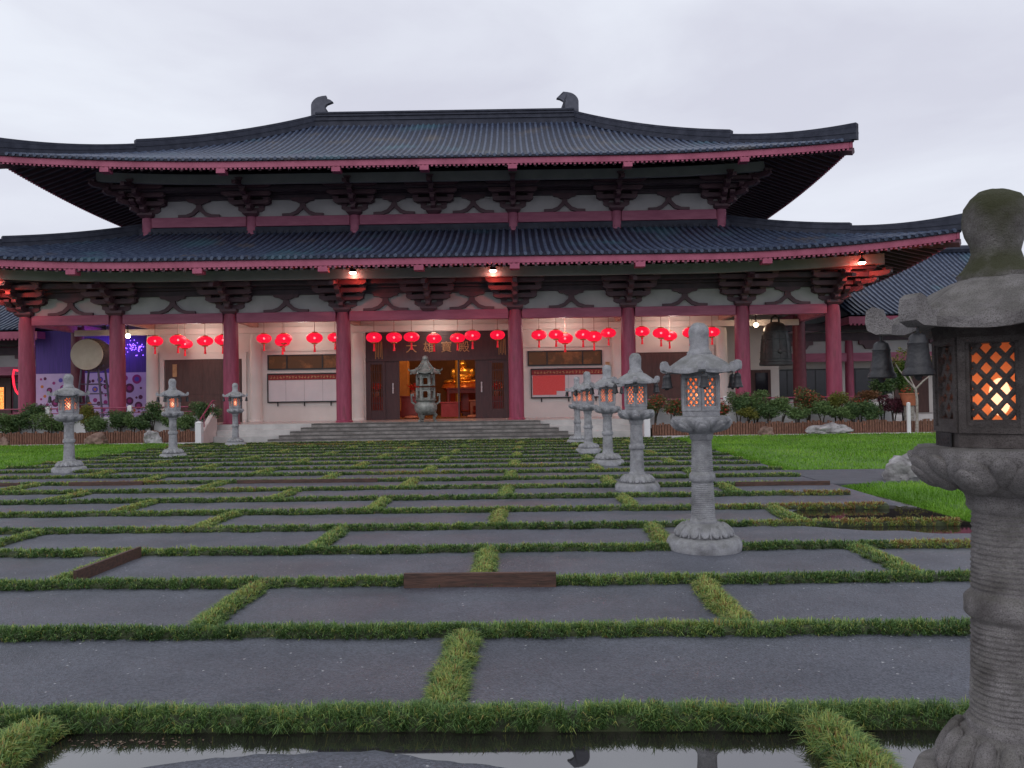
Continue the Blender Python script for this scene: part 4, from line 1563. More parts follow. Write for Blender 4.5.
# ------------------------------------------------------------------ notice boards on the hall wall
def notice_board(px0, px1, py0, py1, label, red):
    a_, b_ = hall_at(px0, py1, WY - .08), hall_at(px1, py0, WY - .08)
    mid = HM @ Vector((((HI @ a_).x + (HI @ b_).x) / 2, WY - .06, a_.z))
    wd, ht = b_.x - a_.x, b_.z - a_.z
    e = empty('notice_board', mid, label, 'notice board', rz=HROT)
    h = wd / 2
    q = MB()
    q.box(-h, h, -.05, .05, 0, .06)
    q.box(-h, h, -.05, .05, ht - .06, ht)
    q.box(-h, -h + .05, -.05, .05, .06, ht - .06)
    q.box(h - .05, h, -.05, .05, .06, ht - .06)
    q.build('frame', M_FRAME, e)
    q = MB()
    q.box(-h + .05, h - .05, -.01, .03, .06, ht - .06)
    bd = q.build('sheet', M_BOARDW, e)
    q = MB()
    for k in range(1, 4):
        x = -h + wd * k / 4
        q.box(x - .006, x + .006, -.016, -.011, .06, ht - .32)
    q.build('sheet_joint', M_PURLIN, bd)
    q = MB()
    q.box(-h + .05, h - .05, -.03, -.012, ht - .32, ht - .06)
    hd = q.build('header', M_HEADER, e)
    q = MB()
    n = 22
    for k in range(n):
        x = -h + .2 + (wd - .4) * k / (n - 1)
        for j in range(3):
            dx, dz = random.uniform(-.04, .04), random.uniform(-.05, .05)
            q.box(x + dx - .035, x + dx + .035, -.036, -.031, ht - .19 + dz - .010, ht - .19 + dz + .010)
        q.box(x - .008, x + .008, -.0375, -.0365, ht - .25, ht - .13)
    q.build('header_lettering', M_GOLD, hd)
    if red:
        q = MB()
        q.box(-h + .09, -h + wd * .34, -.02, -.012, .16, ht - .33)
        q.box(-h + wd * .34, -h + wd * .455, -.02, -.012, .34, ht - .33)
        q.build('red_sheet', M_BOARDR, e)
    for k in range(3):
        x = -h + wd * (.14 + .36 * k)
        q = MB()
        q.tube([(x, -.02, 0), (x, -.02, -.17)], .03, 6)
        q.build('foot', M_FRAME, e)
    return e


notice_board(267.5, 341, 372.5, 403, 'white notice board with red header strip on the wall left of the doors', False)
notice_board(531, 606, 367.5, 398.5, 'notice board with a big red sheet on the wall right of the doors', True)

# ------------------------------------------------------------------ red hanging lanterns
def red_mat():
    m = bpy.data.materials.new('lit_red_silk')
    m.use_nodes = True
    t = m.node_tree
    b = t.nodes['Principled BSDF']
    b.inputs['Base Color'].default_value = (0.75, 0.01, 0.03, 1)
    b.inputs['Roughness'].default_value = 0.6
    b.inputs['Emission Color'].default_value = (1.0, 0.010, 0.075, 1)
    b.inputs['Emission Strength'].default_value = 0.52
    tr = t.nodes.new('ShaderNodeBsdfTransparent')
    tr.inputs[0].default_value = (1, .25, .3, 1)
    ms = t.nodes.new('ShaderNodeMixShader')
    ms.inputs[0].default_value = 0.30
    t.links.new(b.outputs[0], ms.inputs[1])
    t.links.new(tr.outputs[0], ms.inputs[2])
    t.links.new(ms.outputs[0], t.nodes['Material Output'].inputs[0])
    return m


M_SILK = red_mat()
M_HOT = emis('lantern_bulb', (1.0, .45, .42), 9)
M_CAPR = mat('lantern_cap', (0.45, 0.22, 0.06), rough=0.4, metal=0.4)
M_TASSEL = emis('lit_red_tassel', (0.8, .012, .03), .25)
M_CORD = mat('pale_cord', (0.30, 0.16, 0.14), rough=0.8)


def make_lantern():
    e = empty('red_lantern', (0, 0, 0), 'red silk lantern', 'lantern', 'red lanterns hanging in the verandah')
    q = MB()
    prof = [(.13, -.215)] + [(.36 * math.cos(a) ** .8 if abs(a) < 1.5 else .1, .225 * math.sin(a)) for a in np.linspace(-1.18, 1.18, 13)] + [(.13, .215)]
    q.lathe(prof, 40, rmod=lambda t, i, r, z: -.012 * abs(math.sin(t * 10)) if r > .15 else 0)
    q.build('lantern_body', M_SILK, e, smooth=60)
    q = MB()
    q.ball((0, 0, .0), .05, 2)
    q.build('bulb', M_HOT, e)
    q = MB()
    q.lathe([(.13, .20), (.14, .25), (.10, .26), (.02, .27)], 16)
    q.build('cap', M_CAPR, e, smooth=40)
    q = MB()
    q.lathe([(.02, -.27), (.10, -.26), (.14, -.25), (.13, -.20)], 16)
    q.build('base_ring', M_CAPR, e, smooth=40)
    q = MB()
    q.lathe([(.028, -.27), (.05, -.33), (.045, -.35), (.03, -.36), (.055, -.58), (.06, -.60)], 10)
    q.build('tassel', M_TASSEL, e, smooth=40)
    q = MB()
    q.tube([(0, 0, .26), (0, 0, 5.46 - 4.48)], .012, 6)
    q.build('cord', M_CORD, e)
    return e


LANT = [  # px, py, depth, description
    (155, 341, 35.4, 'single red lantern nearest the drum, leftmost of all in the verandah'),
    (178, 340, 35.2, 'red lantern in the leftmost lantern bay, upper of its overlapping pair'),
    (185, 344, 36.0, 'red lantern in the leftmost lantern bay, lower of its overlapping pair'),
    (205, 341, 35.2, 'red lantern in the leftmost lantern bay, right of the overlapping pair'),
    (223, 340, 35.5, 'red lantern half hidden by the second column from the left'),
    (264, 338.5, 35.6, 'red lantern over the pilaster just left of the white notice board'),
    (284, 338.5, 35.1, 'red lantern over left end of the white notice board, upper of two overlapping'),
    (282.5, 341.5, 36.1, 'red lantern over left end of the white notice board, lower of two overlapping'),
    (314.5, 338, 35.1, 'red lantern above the middle of the white notice board window'),
    (335, 337.5, 35.5, 'red lantern half hidden by the column left of the entrance'),
    (374, 337.5, 35.6, 'red lantern with long gold streamers at the left end of the entrance'),
    (394, 337.5, 35.6, 'second red lantern from the left in front of the entrance'),
    (411.5, 337, 35.1, 'third red lantern from the left over the entrance, above the censer roof'),
    (434, 338.5, 35.6, 'middle red lantern of the seven over the entrance, just right of the censer'),
    (457.5, 338, 35.8, 'red lantern over the golden statue, lower of the touching pair'),
    (472.5, 335.5, 35.2, 'red lantern over the golden statue, upper of the touching pair'),
    (497.5, 335, 35.5, 'red lantern with long gold streamers at the right end of the entrance'),
    (539, 335, 35.4, 'red lantern over the left end of the red notice board'),
    (556, 334.5, 35.1, 'red lantern over the red notice board, upper of the left overlapping pair'),
    (565, 338.5, 36.1, 'red lantern over the red notice board, lower of the left overlapping pair'),
    (583, 334.5, 35.1, 'red lantern over the red notice board, upper left of the cluster of three'),
    (594, 336.5, 36.0, 'red lantern over the red notice board, lowest of the cluster of three'),
    (608.5, 333, 35.3, 'red lantern over right end of the red notice board, rightmost of the cluster of three'),
    (642, 331.5, 35.4, 'red lantern just right of the column beyond the red notice board'),
    (661, 333, 35.1, 'red lantern in the bay of the brown right hand doors, upper of the overlapping pair'),
    (669.5, 336, 36.1, 'red lantern in the bay of the brown right hand doors, lower of the overlapping pair'),
    (690, 332.5, 35.3, 'red lantern just left of the second stone lantern finial'),
    (712, 332, 35.6, 'rightmost red lantern in the verandah, right of the second stone lantern finial'),
]
proto = make_lantern()
M_STREAM = mat('gold_streamer', (0.55, 0.28, 0.08), rough=0.5, metal=0.2)
for i, (px, py, yw, lb) in enumerate(LANT):
    o = proto if i == 0 else copy_tree(proto)
    o.location = at(px, py, yw)
    o.rotation_euler.z = random.uniform(0, 3)
    k_s = random.uniform(.94, 1.04)
    o.scale = (k_s, k_s, k_s * random.uniform(.96, 1.04))
    o['label'] = lb
    for c in children(o):
        if c.name.startswith('cord'):
            c.scale.z = 1
    if i in (10, 16):
        q = MB()
        for k in range(5):
            x = .05 + .075 * k
            q.tube([(x, 0, -.18), (x + .01, 0, -.95 + .08 * (k % 2))], .012, 5)
        q.build('streamer', M_STREAM, o)
        o.rotation_euler.z = 0

# ------------------------------------------------------------------ bronze censer on the top step
p = at(426, 422.5, 32.75)
cen = empty('incense_burner', (p.x, 32.75, FZ), 'tall bronze incense burner with pagoda roof standing before the entrance', 'censer', rz=R(5))
q = MB()
q.lathe([(.10, .27), (.30, .30), (.43, .42), (.48, .56), (.47, .70), (.40, .80), (.37, .84), (.44, .88), (.46, .92), (.40, .94)], 32)
q.build('bowl', M_BRONZE, cen, smooth=40)
for k in range(3):
    a = 2 * PI * k / 3 + .2
    q = MB()
    cs, sn = math.cos(a), math.sin(a)
    q.tube([(cs * .30, sn * .30, .42), (cs * .40, sn * .40, .28), (cs * .34, sn * .34, .12), (cs * .40, sn * .40, .03), (cs * .42, sn * .42, 0)],
           [.11, .10, .06, .07, .09], 10)
    q.build('leg', M_BRONZE, cen, smooth=60)
for s in (-1, 1):
    q = MB()
    q.tube([(s * .46, 0, .74), (s * .58, 0, .84), (s * .60, 0, 1.16), (s * .50, 0, 1.17), (s * .52, 0, 1.08)], .045, 8)
    q.build('handle', M_BRONZE, cen, smooth=60)
q = MB()
for zz_, h_, r_ in ((.94, .50, .35), (1.50, .50, .34)):
    for k in range(6):
        a = 2 * PI * k / 6
        q.tube([(r_ * math.cos(a), r_ * math.sin(a), zz_), (r_ * math.cos(a), r_ * math.sin(a), zz_ + h_)], .062, 6)
    q.lathe([(r_ + .05, zz_), (r_ + .07, zz_ + .05), (r_ + .03, zz_ + .07), (r_ - .08, zz_ + .07)], 6, a0=PI / 6)
    q.lathe([(r_ - .08, zz_ + h_ - .12), (r_ + .02, zz_ + h_ - .10), (r_ + .06, zz_ + h_ - .01), (r_ + .02, zz_ + h_)], 6, a0=PI / 6)
    for k in range(6):   # arched heads
        a = 2 * PI * k / 6
        Mr = Matrix.Rotation(a, 4, 'Z')
        d_ = r_ * math.cos(PI / 6)
        w_ = r_ * .5
        q.prism([(-w_, zz_ + h_ - .11), (w_, zz_ + h_ - .11), (w_, zz_ + h_ - .28), (.10, zz_ + h_ - .20), (.06, zz_ + h_ - .15), (-.06, zz_ + h_ - .15), (-.10, zz_ + h_ - .20), (-w_, zz_ + h_ - .28)],
                -d_ - .02, -d_ + .03, M=Mr)
        for sx in (-1, 1):
            xa, xb = sorted((sx * w_, sx * .10))
            q.box(xa, xb, -d_ - .02, -d_ + .03, zz_ + .07, zz_ + h_ - .2, 0, Mr)
q.build('tower', M_BRONZE, cen)
q = MB()
for k in range(6):      # six-sided curved roof with lifted corners
    a = 2 * PI * k / 6
    a2 = a + PI / 3
    rows = [(.64, 2.06, .07), (.46, 2.14, .02), (.30, 2.26, 0), (.18, 2.42, 0), (.10, 2.56, 0)]
    vs, fs = [], []
    for (r_, z_, l_) in rows:
        for f in np.linspace(0, 1, 5):
            aa = np.array([r_ * math.cos(a), r_ * math.sin(a)]) * (1 - f) + np.array([r_ * math.cos(a2), r_ * math.sin(a2)]) * f
            vs.append((aa[0], aa[1], z_ + l_ * (2 * f - 1) ** 2))
    for i in range(4):
        for j in range(4):
            fs.append((i * 5 + j, i * 5 + j + 1, (i + 1) * 5 + j + 1, (i + 1) * 5 + j))
    fs2 = []
    n0 = len(vs)
    vs += [(x * .98, y * .98, z - .05) for x, y, z in vs[:5]] + [(0, 0, 2.0)]
    for j in range(4):
        fs.append((j + 1, j, n0 + j, n0 + j + 1))
        fs.append((n0 + j + 1, n0 + j, n0 + 5))
    q.add(vs, fs)
    q.tube([(r_ * math.cos(a), r_ * math.sin(a), z_ + l_ + .02) for (r_, z_, l_) in rows], [.035, .03, .03, .03, .03], 6)
    q.tube([(.62 * math.cos(a), .62 * math.sin(a), 2.14), (.70 * math.cos(a), .70 * math.sin(a), 2.19), (.71 * math.cos(a), .71 * math.sin(a), 2.26)], [.04, .03, .012], 6)
    q.tube([(.60 * math.cos(a), .60 * math.sin(a), 2.08), (.60 * math.cos(a), .60 * math.sin(a), 2.0)], [.02, .05], 6)
q.build('pagoda_roof', M_BRONZE, cen, smooth=35)
q = MB()
q.lathe([(.10, 2.54), (.07, 2.58), (.11, 2.59), (.135, 2.66), (.11, 2.74), (.05, 2.78), (.0, 2.79)], 16)
q.build('finial', M_BRONZE, cen, smooth=60)

# ------------------------------------------------------------------ drum on its stand
p = at(87, 354.5, 35.6)
dr = empty('drum', (p.x, p.y, p.z), 'big barrel drum with cream hide head, raised in the left verandah bay', 'drum', rz=R(8))
q = MB()
Mr = Matrix.Rotation(R(90), 4, 'X')
pr = [(.70, 0), (.78, .35), (.80, .7), (.78, 1.05), (.70, 1.4)]
t_ = MB()
t_.lathe(pr, 40)
q.add([(x, z - .0, y) for x, y, z in t_.v], [tuple(reversed(f)) for f in t_.f])
q.build('barrel', M_DRUM, dr, smooth=50)
for y_ in (-.012, 1.412):
    q = MB()
    t_ = MB()
    t_.lathe([(.71, -.03), (.72, 0), (.70, .03)], 40)
    q.add([(x, z + y_, y) for x, y, z in t_.v], [tuple(reversed(f)) for f in t_.f])
    hd = q.build('drumhead', M_HIDE, dr, smooth=40)
    if y_ < 0:
        q = MB()
        for k in range(36):
            a = 2 * PI * k / 36
            q.ball((.73 * math.cos(a), .05, .73 * math.sin(a)), .028, 1)
        q.build('studs', M_IRON, hd)
ds = empty('drum_stand', (p.x, p.y, FZ), 'tall dark splayed stand under the big drum', 'stand', rz=R(8))
hgt = p.z - FZ - .55
for (sx, sy) in ((-1, 0), (1, 0), (-1, 1), (1, 1)):
    q = MB()
    q.tube([(sx * .62, .2 + sy * 1.0, 0), (sx * .36, .3 + sy * .8, hgt)], .05, 8)
    q.build('leg', M_STEEL, ds)
q = MB()
for z_ in (.45, .95, 1.45, 1.9):
    f = z_ / hgt
    xw = .62 - .26 * f
    q.tube([(-xw, .2 + .1 * f, z_), (xw, .2 + .1 * f, z_)], .028, 6)
    q.tube([(-xw, 1.2 - .1 * f, z_), (xw, 1.2 - .1 * f, z_)], .028, 6)
q.build('rung', M_STEEL, ds)
q = MB()
for yv in (.3, 1.1):
    q.prism([(-.62, hgt), (.62, hgt), (.62, hgt + .12), (.42, hgt + .04), (-.42, hgt + .04), (-.62, hgt + .12)], yv - .06, yv + .06)
q.build('cradle', M_STEEL, ds)

# ------------------------------------------------------------------ great bell on the right
p0, p1 = at(776, 365.5, 36.2), at(776, 321, 36.2)
gb = empty('great_bell', (p0.x, 36.2, p0.z), 'huge dark bronze bell hanging in the right verandah bay', 'bell')
Hh = p1.z - p0.z
q = MB()
q.lathe([(.68, 0), (.735, .02), (.735, .14), (.70, .17), (.69, .4), (.66, .9), (.60, 1.35), (.50, 1.72), (.36, 1.92), (.18, 2.0), (.0, 2.02)], 40)
for z_ in (.30, .62, 1.20, 1.55):
    rr = np.interp(z_, [0.17, .4, .9, 1.35, 1.72], [.70, .69, .66, .60, .50])
    q.lathe([(rr - .01, z_ - .03), (rr + .022, z_ - .02), (rr + .022, z_ + .02), (rr - .012, z_ + .03)], 40)
for k in range(12):
    a = 2 * PI * k / 12
    q.tube([(.70 * math.cos(a), .70 * math.sin(a), .3), (.665 * math.cos(a), .665 * math.sin(a), .9), (.60 * math.cos(a), .60 * math.sin(a), 1.4)], .018, 5)
q.build('bell_body', M_BELL, gb, smooth=45)
q = MB()
q.tube([(.18, 0, 1.98), (.16, 0, 2.2), (0, 0, 2.3), (-.16, 0, 2.2), (-.18, 0, 1.98)], .05, 8)
q.tube([(0, 0, 2.28), (0, 0, 5.46 - p0.z)], .04, 6)
q.build('hanger', M_BELL, gb, smooth=60)
q = MB()
q.ball((0, -.70, .62), (.12, .06, .12), 2)
q.build('strike_boss', M_BELL, gb)

# ------------------------------------------------------------------ decorated screen and blue lights at the left end
a_, b_ = at(36, 404, 39.2), at(146, 360, 39.2)
sc_ = empty('painted_screen', ((a_.x + b_.x) / 2, 39.2, FZ), 'lilac screen wall painted with purple and orange discs behind the drum', 'screen')
hw_ = (b_.x - a_.x) / 2
q = MB()
q.box(-hw_, hw_, 0, .08, 0, 2.55)
q.build('board', mat('lilac_board', (0.44, 0.34, 0.56), (0.56, 0.42, 0.62), rough=0.7, scale=1.0), sc_)
dcol = [mat('disc_plum', (0.10, 0.010, 0.06), rough=0.6), mat('disc_magenta', (0.30, 0.02, 0.16), rough=0.6), mat('disc_blue', (0.09, 0.06, 0.36), rough=0.6),
        mat('disc_orange', (0.50, 0.17, 0.05), rough=0.6)]
q = MB()
placed = []
tries = 0
while len(placed) < 75 and tries < 4000:
    tries += 1
    r_ = random.choice([.06, .08, .11, .15, .2, .24])
    x, z = random.uniform(-hw_ + .25, hw_ - .25), random.uniform(.25, 2.3)
    if all((x - a) ** 2 + (z - b) ** 2 > (r_ + c + .03) ** 2 for a, b, c in placed):
        placed.append((x, z, r_))
        i = random.choice([0, 0, 1, 1, 2, 3])
        q.add([(x + r_ * math.cos(t), -.006, z + r_ * math.sin(t)) for t in np.linspace(0, 2 * PI, 25)[:-1]], [tuple(range(24))], i)
        if r_ > .12:
            q.add([(x + r_ * .5 * math.cos(t), -.012, z + r_ * .5 * math.sin(t)) for t in np.linspace(0, 2 * PI, 19)[:-1]], [tuple(range(18))], (i + 1) % 4)
q.build('disc_pattern', dcol, sc_)
q = MB()
q.box(-hw_, hw_, .0, .06, 2.553, 4.75)
q.build('curtain', mat('violet_curtain', (0.07, 0.045, 0.20), (0.11, 0.06, 0.28), rough=0.8, scale=3, stretch=(8, 1, .3)), sc_)
q = MB()
for k in range(150):
    x = random.uniform(-hw_ * .1, hw_ - .1)
    z = 4.1 + abs(random.gauss(0, .28)) * random.choice([-1, 1]) * .6
    q.ball((x, -.05, z), .022, 1)
led = q.build('string_lights', emis('blue_violet_led', (.25, .10, 1.0), 5), None, ((a_.x + b_.x) / 2, 39.2, FZ - .3))
tag(led, 'cluster of tiny blue violet string lights hung above the painted screen', 'string lights', kind='stuff')
point('violet_glow', ((a_.x + b_.x) / 2 + 1.4, 38.3, 4.6), 40, (.35, .2, 1), .4)
for px, py, yw in ((-1, 399, 40.2),):
    p = at(px, py, yw)
    e = empty('lit_screen', (p.x, yw, p.z - .6), 'glowing orange panel at the far left edge of the temple', 'light panel')
    q = MB()
    q.box(-.42, .30, 0, .08, 0, 1.25)
    q.build('frame', M_FRAME, e)
    q = MB()
    q.box(-.38, .26, -.01, -.002, .04, 1.21)
    m_ = mat('orange_glow', (0.9, 0.25, 0.04), rough=0.5)
    t = m_.node_tree
    n_ = t.nodes.new('ShaderNodeTexNoise')
    n_.inputs['Scale'].default_value = 14
    r_ = t.nodes.new('ShaderNodeValToRGB')
    r_.color_ramp.elements[0].color = (.5, .03, .0, 1)
    r_.color_ramp.elements[1].color = (1, .5, .12, 1)
    r_.color_ramp.elements[0].position = .35
    r_.color_ramp.elements[1].position = .65
    t.links.new(n_.outputs[0], r_.inputs[0])
    t.links.new(r_.outputs[0], t.nodes['Principled BSDF'].inputs['Emission Color'])
    t.nodes['Principled BSDF'].inputs['Emission Strength'].default_value = 1.1
    q.build('glowing_face', m_, e)
pts = [at(x, y, 38.6) for x, y in ((20, 371), (14, 370), (13, 376), (14, 385), (16, 391), (20, 396), (27, 398))]
q = MB()
q.tube([Vector((x.x, 38.6, x.z)) for x in pts], .05, 8)
tag(q.build('rope_light', emis('red_neon', (1, .02, .05), 1.3), smooth=60), 'red neon rope light bent behind the leftmost column', 'rope light')

# ------------------------------------------------------------------ inside the hall: statue, altar, cushions
p = at(463, 383.5, 45.5)
ped = empty('statue_pedestal', (p.x, 45.5, FZ + .004), 'tall dark red pedestal under the golden statue', 'pedestal')
ph = p.z - FZ
M_LACQ = mat('red_lacquer', (0.22, 0.022, 0.018), (0.30, 0.04, 0.028), rough=0.35, scale=3)
q = MB()
q.lathe([(1.25, 0), (1.25, .2), (1.05, .3), (1.0, ph - .5), (1.15, ph - .4)], 8, a0=PI / 8)
q.build('base', M_LACQ, ped)
q = MB()
q.lathe([(1.0, ph - .42), (1.22, ph - .25), (1.12, ph - .05), (.95, ph)], 48, rmod=lambda t, i, r, z: .05 * abs(math.sin(t * 8)) if i in (1, 2) else 0)
q.build('lotus_seat', mat('red_gold_lacquer', (0.40, 0.06, 0.02), (0.55, 0.18, 0.05), rough=0.35, scale=6, metal=.3), ped, smooth=50)
q = MB()
for c, r_ in (((0, .05, .45), (.42, .34, .5)), ((0, .02, .85), (.50, .30, .36)), ((0, -.05, .12), (.95, .55, .17)), ((-.62, -.25, .16), (.36, .34, .17)), ((.62, -.25, .16), (.36, .34, .17)),
              ((-.48, 0, .78), (.17, .18, .36)), ((.48, 0, .78), (.17, .18, .36)), ((-.36, -.28, .45), (.14, .32, .13)), ((.36, -.28, .45), (.14, .32, .13)),
              ((0, -.46, .36), (.26, .14, .10)), ((0, 0, 1.18), (.13, .13, .14)), ((0, -.03, 1.40), (.215, .22, .27)), ((0, .0, 1.64), (.12, .12, .10)),
              ((-.21, 0, 1.36), (.035, .05, .11)), ((.21, 0, 1.36), (.035, .05, .11)), ((0, -.245, 1.38), (.035, .05, .06))):
    q.ball(c, r_, 3)
me = q.mesh('golden_statue', M_STATUE)
st = link('golden_statue', me, None, (p.x, 45.5, FZ + ph - .02))
md = st.modifiers.new('r', 'REMESH')
md.mode = 'VOXEL'
md.voxel_size = .035
md.use_smooth_shade = True
st.scale = (1.12, 1, .80)
tag(st, 'golden seated statue on a pedestal inside the hall', 'statue')
q = MB()
q.lathe([(1.0, 0), (1.02, .05), (1.0, .1)], 32)
pA, pB = at(404, 395, 43.0), at(404, 355, 43.0)
e = empty('gilded_pillar', (pA.x, 43.0, FZ + .004), 'orange lit square pillar inside the hall left of the censer', 'pillar')
q = MB()
q.box(-.28, .28, -.28, .28, 0, 5.5)
q.build('shaft', mat('orange_timber', (0.50, 0.20, 0.07), (0.60, 0.28, 0.10), rough=.5, scale=3), e, bevel=.03)
q = MB()
q.box(-.36, .36, -.36, .36, 0, .35)
q.build('base', M_LACQ, e, bevel=.03)
pA = at(457.5, 381, 44.0)
e = empty('gilded_column', (pA.x, 44.2, FZ + .004), 'slim shining gold column beside the golden statue', 'column')
q = MB()
q.lathe([(.24, 0), (.24, .1), (.16, .16), (.16, 4.6), (.2, 4.7)], 20)
q.build('shaft', M_STATUE, e, smooth=40)
# altar table, donation box, low cupboard, cushions, flowers
def table(name, px0, px1, pyt, yw, label, cat, mt, solid=False, depth=.8):
    a_, b_ = at(px0, pyt, yw), at(px1, pyt, yw)
    hw = (b_.x - a_.x) / 2
    h = a_.z - FZ
    e = empty(name, ((a_.x + b_.x) / 2, yw + depth / 2, FZ + .004), label, cat)
    q = MB()
    q.box(-hw - .05, hw + .05, -depth / 2 - .04, depth / 2 + .04, h - .08, h)
    q.build('top', mt, e, bevel=.015)
    if solid:
        q = MB()
        q.box(-hw, hw, -depth / 2, depth / 2, .06, h - .083)
        q.box(-hw + .12, hw - .12, -depth / 2 - .015, -depth / 2 - .002, .2, h - .2)
        q.build('body', mt, e, bevel=.01)
    else:
        for sx in (-1, 1):
            for sy in (-1, 1):
                q = MB()
                q.box(sx * (hw - .06) - .05, sx * (hw - .06) + .05, sy * (depth / 2 - .07) - .05, sy * (depth / 2 - .07) + .05, 0, h - .083)
                q.build('leg', mt, e)
        q = MB()
        q.box(-hw + .1, hw - .1, -depth / 2 + .03, -depth / 2 + .07, h - .3, h - .085)
        q.build('apron', mt, e)
    return e


M_REDCLOTH = mat('dull_red_cloth', (0.34, 0.035, 0.035), (0.42, 0.06, 0.055), rough=0.8, scale=3)
table('altar_table', 447, 482, 388, 43.2, 'long dark red altar table in front of the golden statue', 'table', M_LACQ)
table('donation_box', 441, 459, 402, 38.4, 'plain dull red box standing just inside the doors beside the censer', 'box', M_REDCLOTH, True)
table('offering_cupboard', 401, 417, 396, 38.6, 'low red slatted cupboard inside the doors left of the censer', 'cupboard', M_LACQ, True)
table('offering_table', 470, 481, 400, 39.4, 'small orange red table inside the doors at the right leaf', 'table', M_TERRA)


def leaf_cloud(q, c, r, n, size, shell=.55, flat=1.0):
    for _ in range(n):
        d = Vector((random.gauss(0, 1), random.gauss(0, 1), random.gauss(0, 1))).normalized()
        k = shell + (1 - shell) * random.random()
        p = Vector((c[0] + d.x * r[0] * k, c[1] + d.y * r[1] * k, c[2] + d.z * r[2] * k))
        a = Vector((random.gauss(0, 1), random.gauss(0, 1), random.gauss(0, .6))).normalized()
        b = a.cross(Vector((random.gauss(0, 1), random.gauss(0, 1), random.gauss(0, 1)))).normalized()
        s = size * random.uniform(.6, 1.3)
        q.add([p - a * s, p - b * s * .45, p + a * s, p + b * s * .45], [(0, 1, 2, 3)])


for (px, py, yw, lb) in ((413, 390, 38.95, 'red flower arrangement on the low cupboard left of the censer'),
                         (376, 390, 38.9, 'red flowers seen through the lattice left of the doors'),
                         (497, 389, 38.9, 'red flowers seen through the lattice right of the doors')):
    p = at(px, py, yw)
    e = empty('flower_vase', (p.x, yw, p.z - .35), lb, 'flowers', 'red flowers in the hall')
    q = MB()
    q.lathe([(.08, 0), (.15, .1), (.13, .24), (.07, .3), (.09, .34)], 14)
    q.build('vase', M_TERRA, e, smooth=50)
    q = MB()
    leaf_cloud(q, (0, 0, .52), (.34, .25, .22), 130, .06, .3)
    q.build('bouquet', leaf_mat('red_flower', (.55, .02, .02), (.75, .06, .04)), e)
    if px != 413:
        q = MB()
        q.box(-.3, .3, -.2, .2, -(p.z - .35 - FZ - .004), -.003)
        q.build('stand', M_LACQ, e)
for (px, py, lb) in ((474, 414, 'orange cushion on the floor by the right door leaf'), (411, 411, 'orange cushion on the floor in front of the low cupboard')):
    p = at(px, py, 37.9)
    e = MB()
    e.lathe([(.0, 0), (.30, .01), (.34, .07), (.30, .14), (.0, .16)], 20)
    tag(e.build('cushion', M_TERRA, None, (p.x, 37.95, FZ + .005), smooth=60), lb, 'cushion', 'cushions in the hall doorway')

# ------------------------------------------------------------------ planting beds, log edging, white gravel
for s, (x0, x1) in ((-1, (-30, -13.55)), (1, (4.75, 15.9))):
    q = MB()
    q.box(x0, x1, 31.62, 32.7, -.1, .30)
    tag(q.build('planting_bed', M_SOIL), kind='structure')
    q = MB()
    q.box(x0, x1, 30.75, 31.45, -.1, .035)
    tag(q.build('gravel_strip', M_GRAVELW), kind='structure')
    nm = 'left' if s < 0 else 'right'
    e = empty('log_fence', ((x0 + x1) / 2, 31.53, 0), 'low brown log palisade edging the planting bed %s of the steps' % nm, 'fence', 'log fences along the planting beds')
    hw_ = (x1 - x0) / 2
    k, n_ = -hw_, 0
    q = MB()
    while k < hw_ - .04:
        r_ = random.uniform(.038, .058)
        q.tube([(k + r_, random.uniform(-.01, .01), 0), (k + r_ + random.uniform(-.008, .008), 0, random.uniform(.47, .57))], [r_, r_ * .94], 7)
        k += 2 * r_ + .006
    q.build('palings', M_LOG, e, smooth=50)
    q = MB()
    q.box(-hw_, hw_, .065, .095, .34, .46)
    q.box(-hw_, hw_, .065, .095, .1, .18)
    q.build('rail', M_DBARK, e)

# shrubs
def shrub(px, py_c, rw, rh, yw, m, label, tall=None, n=900, size=.055, name='shrub'):
    """px,py_c crown centre in the photo; rw,rh crown half size in pixels"""
    c = at(px, py_c, yw)
    k = yw / F_PX
    rx, rz = rw * k * 1.18, rh * k * 1.16
    base = .30
    e = empty(name, (c.x, yw, base), label, 'shrub', 'shrubs in the planting beds')
    zc = c.z - base
    q = MB()
    nb = random.randint(2, 4)
    for i in range(nb):
        a = random.uniform(0, 2 * PI)
        ex, ey = rx * .5 * math.cos(a), rx * .4 * math.sin(a)
        q.tube([(.03 * math.cos(a), .03 * math.sin(a), -.05), (ex * .35, ey * .35, zc * .45), (ex, ey, zc)], [.035, .025, .01], 6)
    q.build('trunk', M_DBARK, e, smooth=60)
    q = MB()
    ncl = random.randint(6, 9)
    for i in range(ncl):
        a = random.uniform(0, 2 * PI)
        rr = random.uniform(.15, .68)
        cc = (rx * rr * math.cos(a), .8 * min(rx, .6) * rr * math.sin(a), zc + rz * random.uniform(-.5, .55))
        f = random.uniform(.34, .6)
        leaf_cloud(q, cc, (rx * f * 1.1, min(rx, .6) * f * 1.1, rz * f), n // ncl, size, .35)
    leaf_cloud(q, (0, 0, zc), (rx * .8, min(rx, .6) * .8, rz * .75), n // 4, size, .2)
    q.build('crown', m, e)
    return e


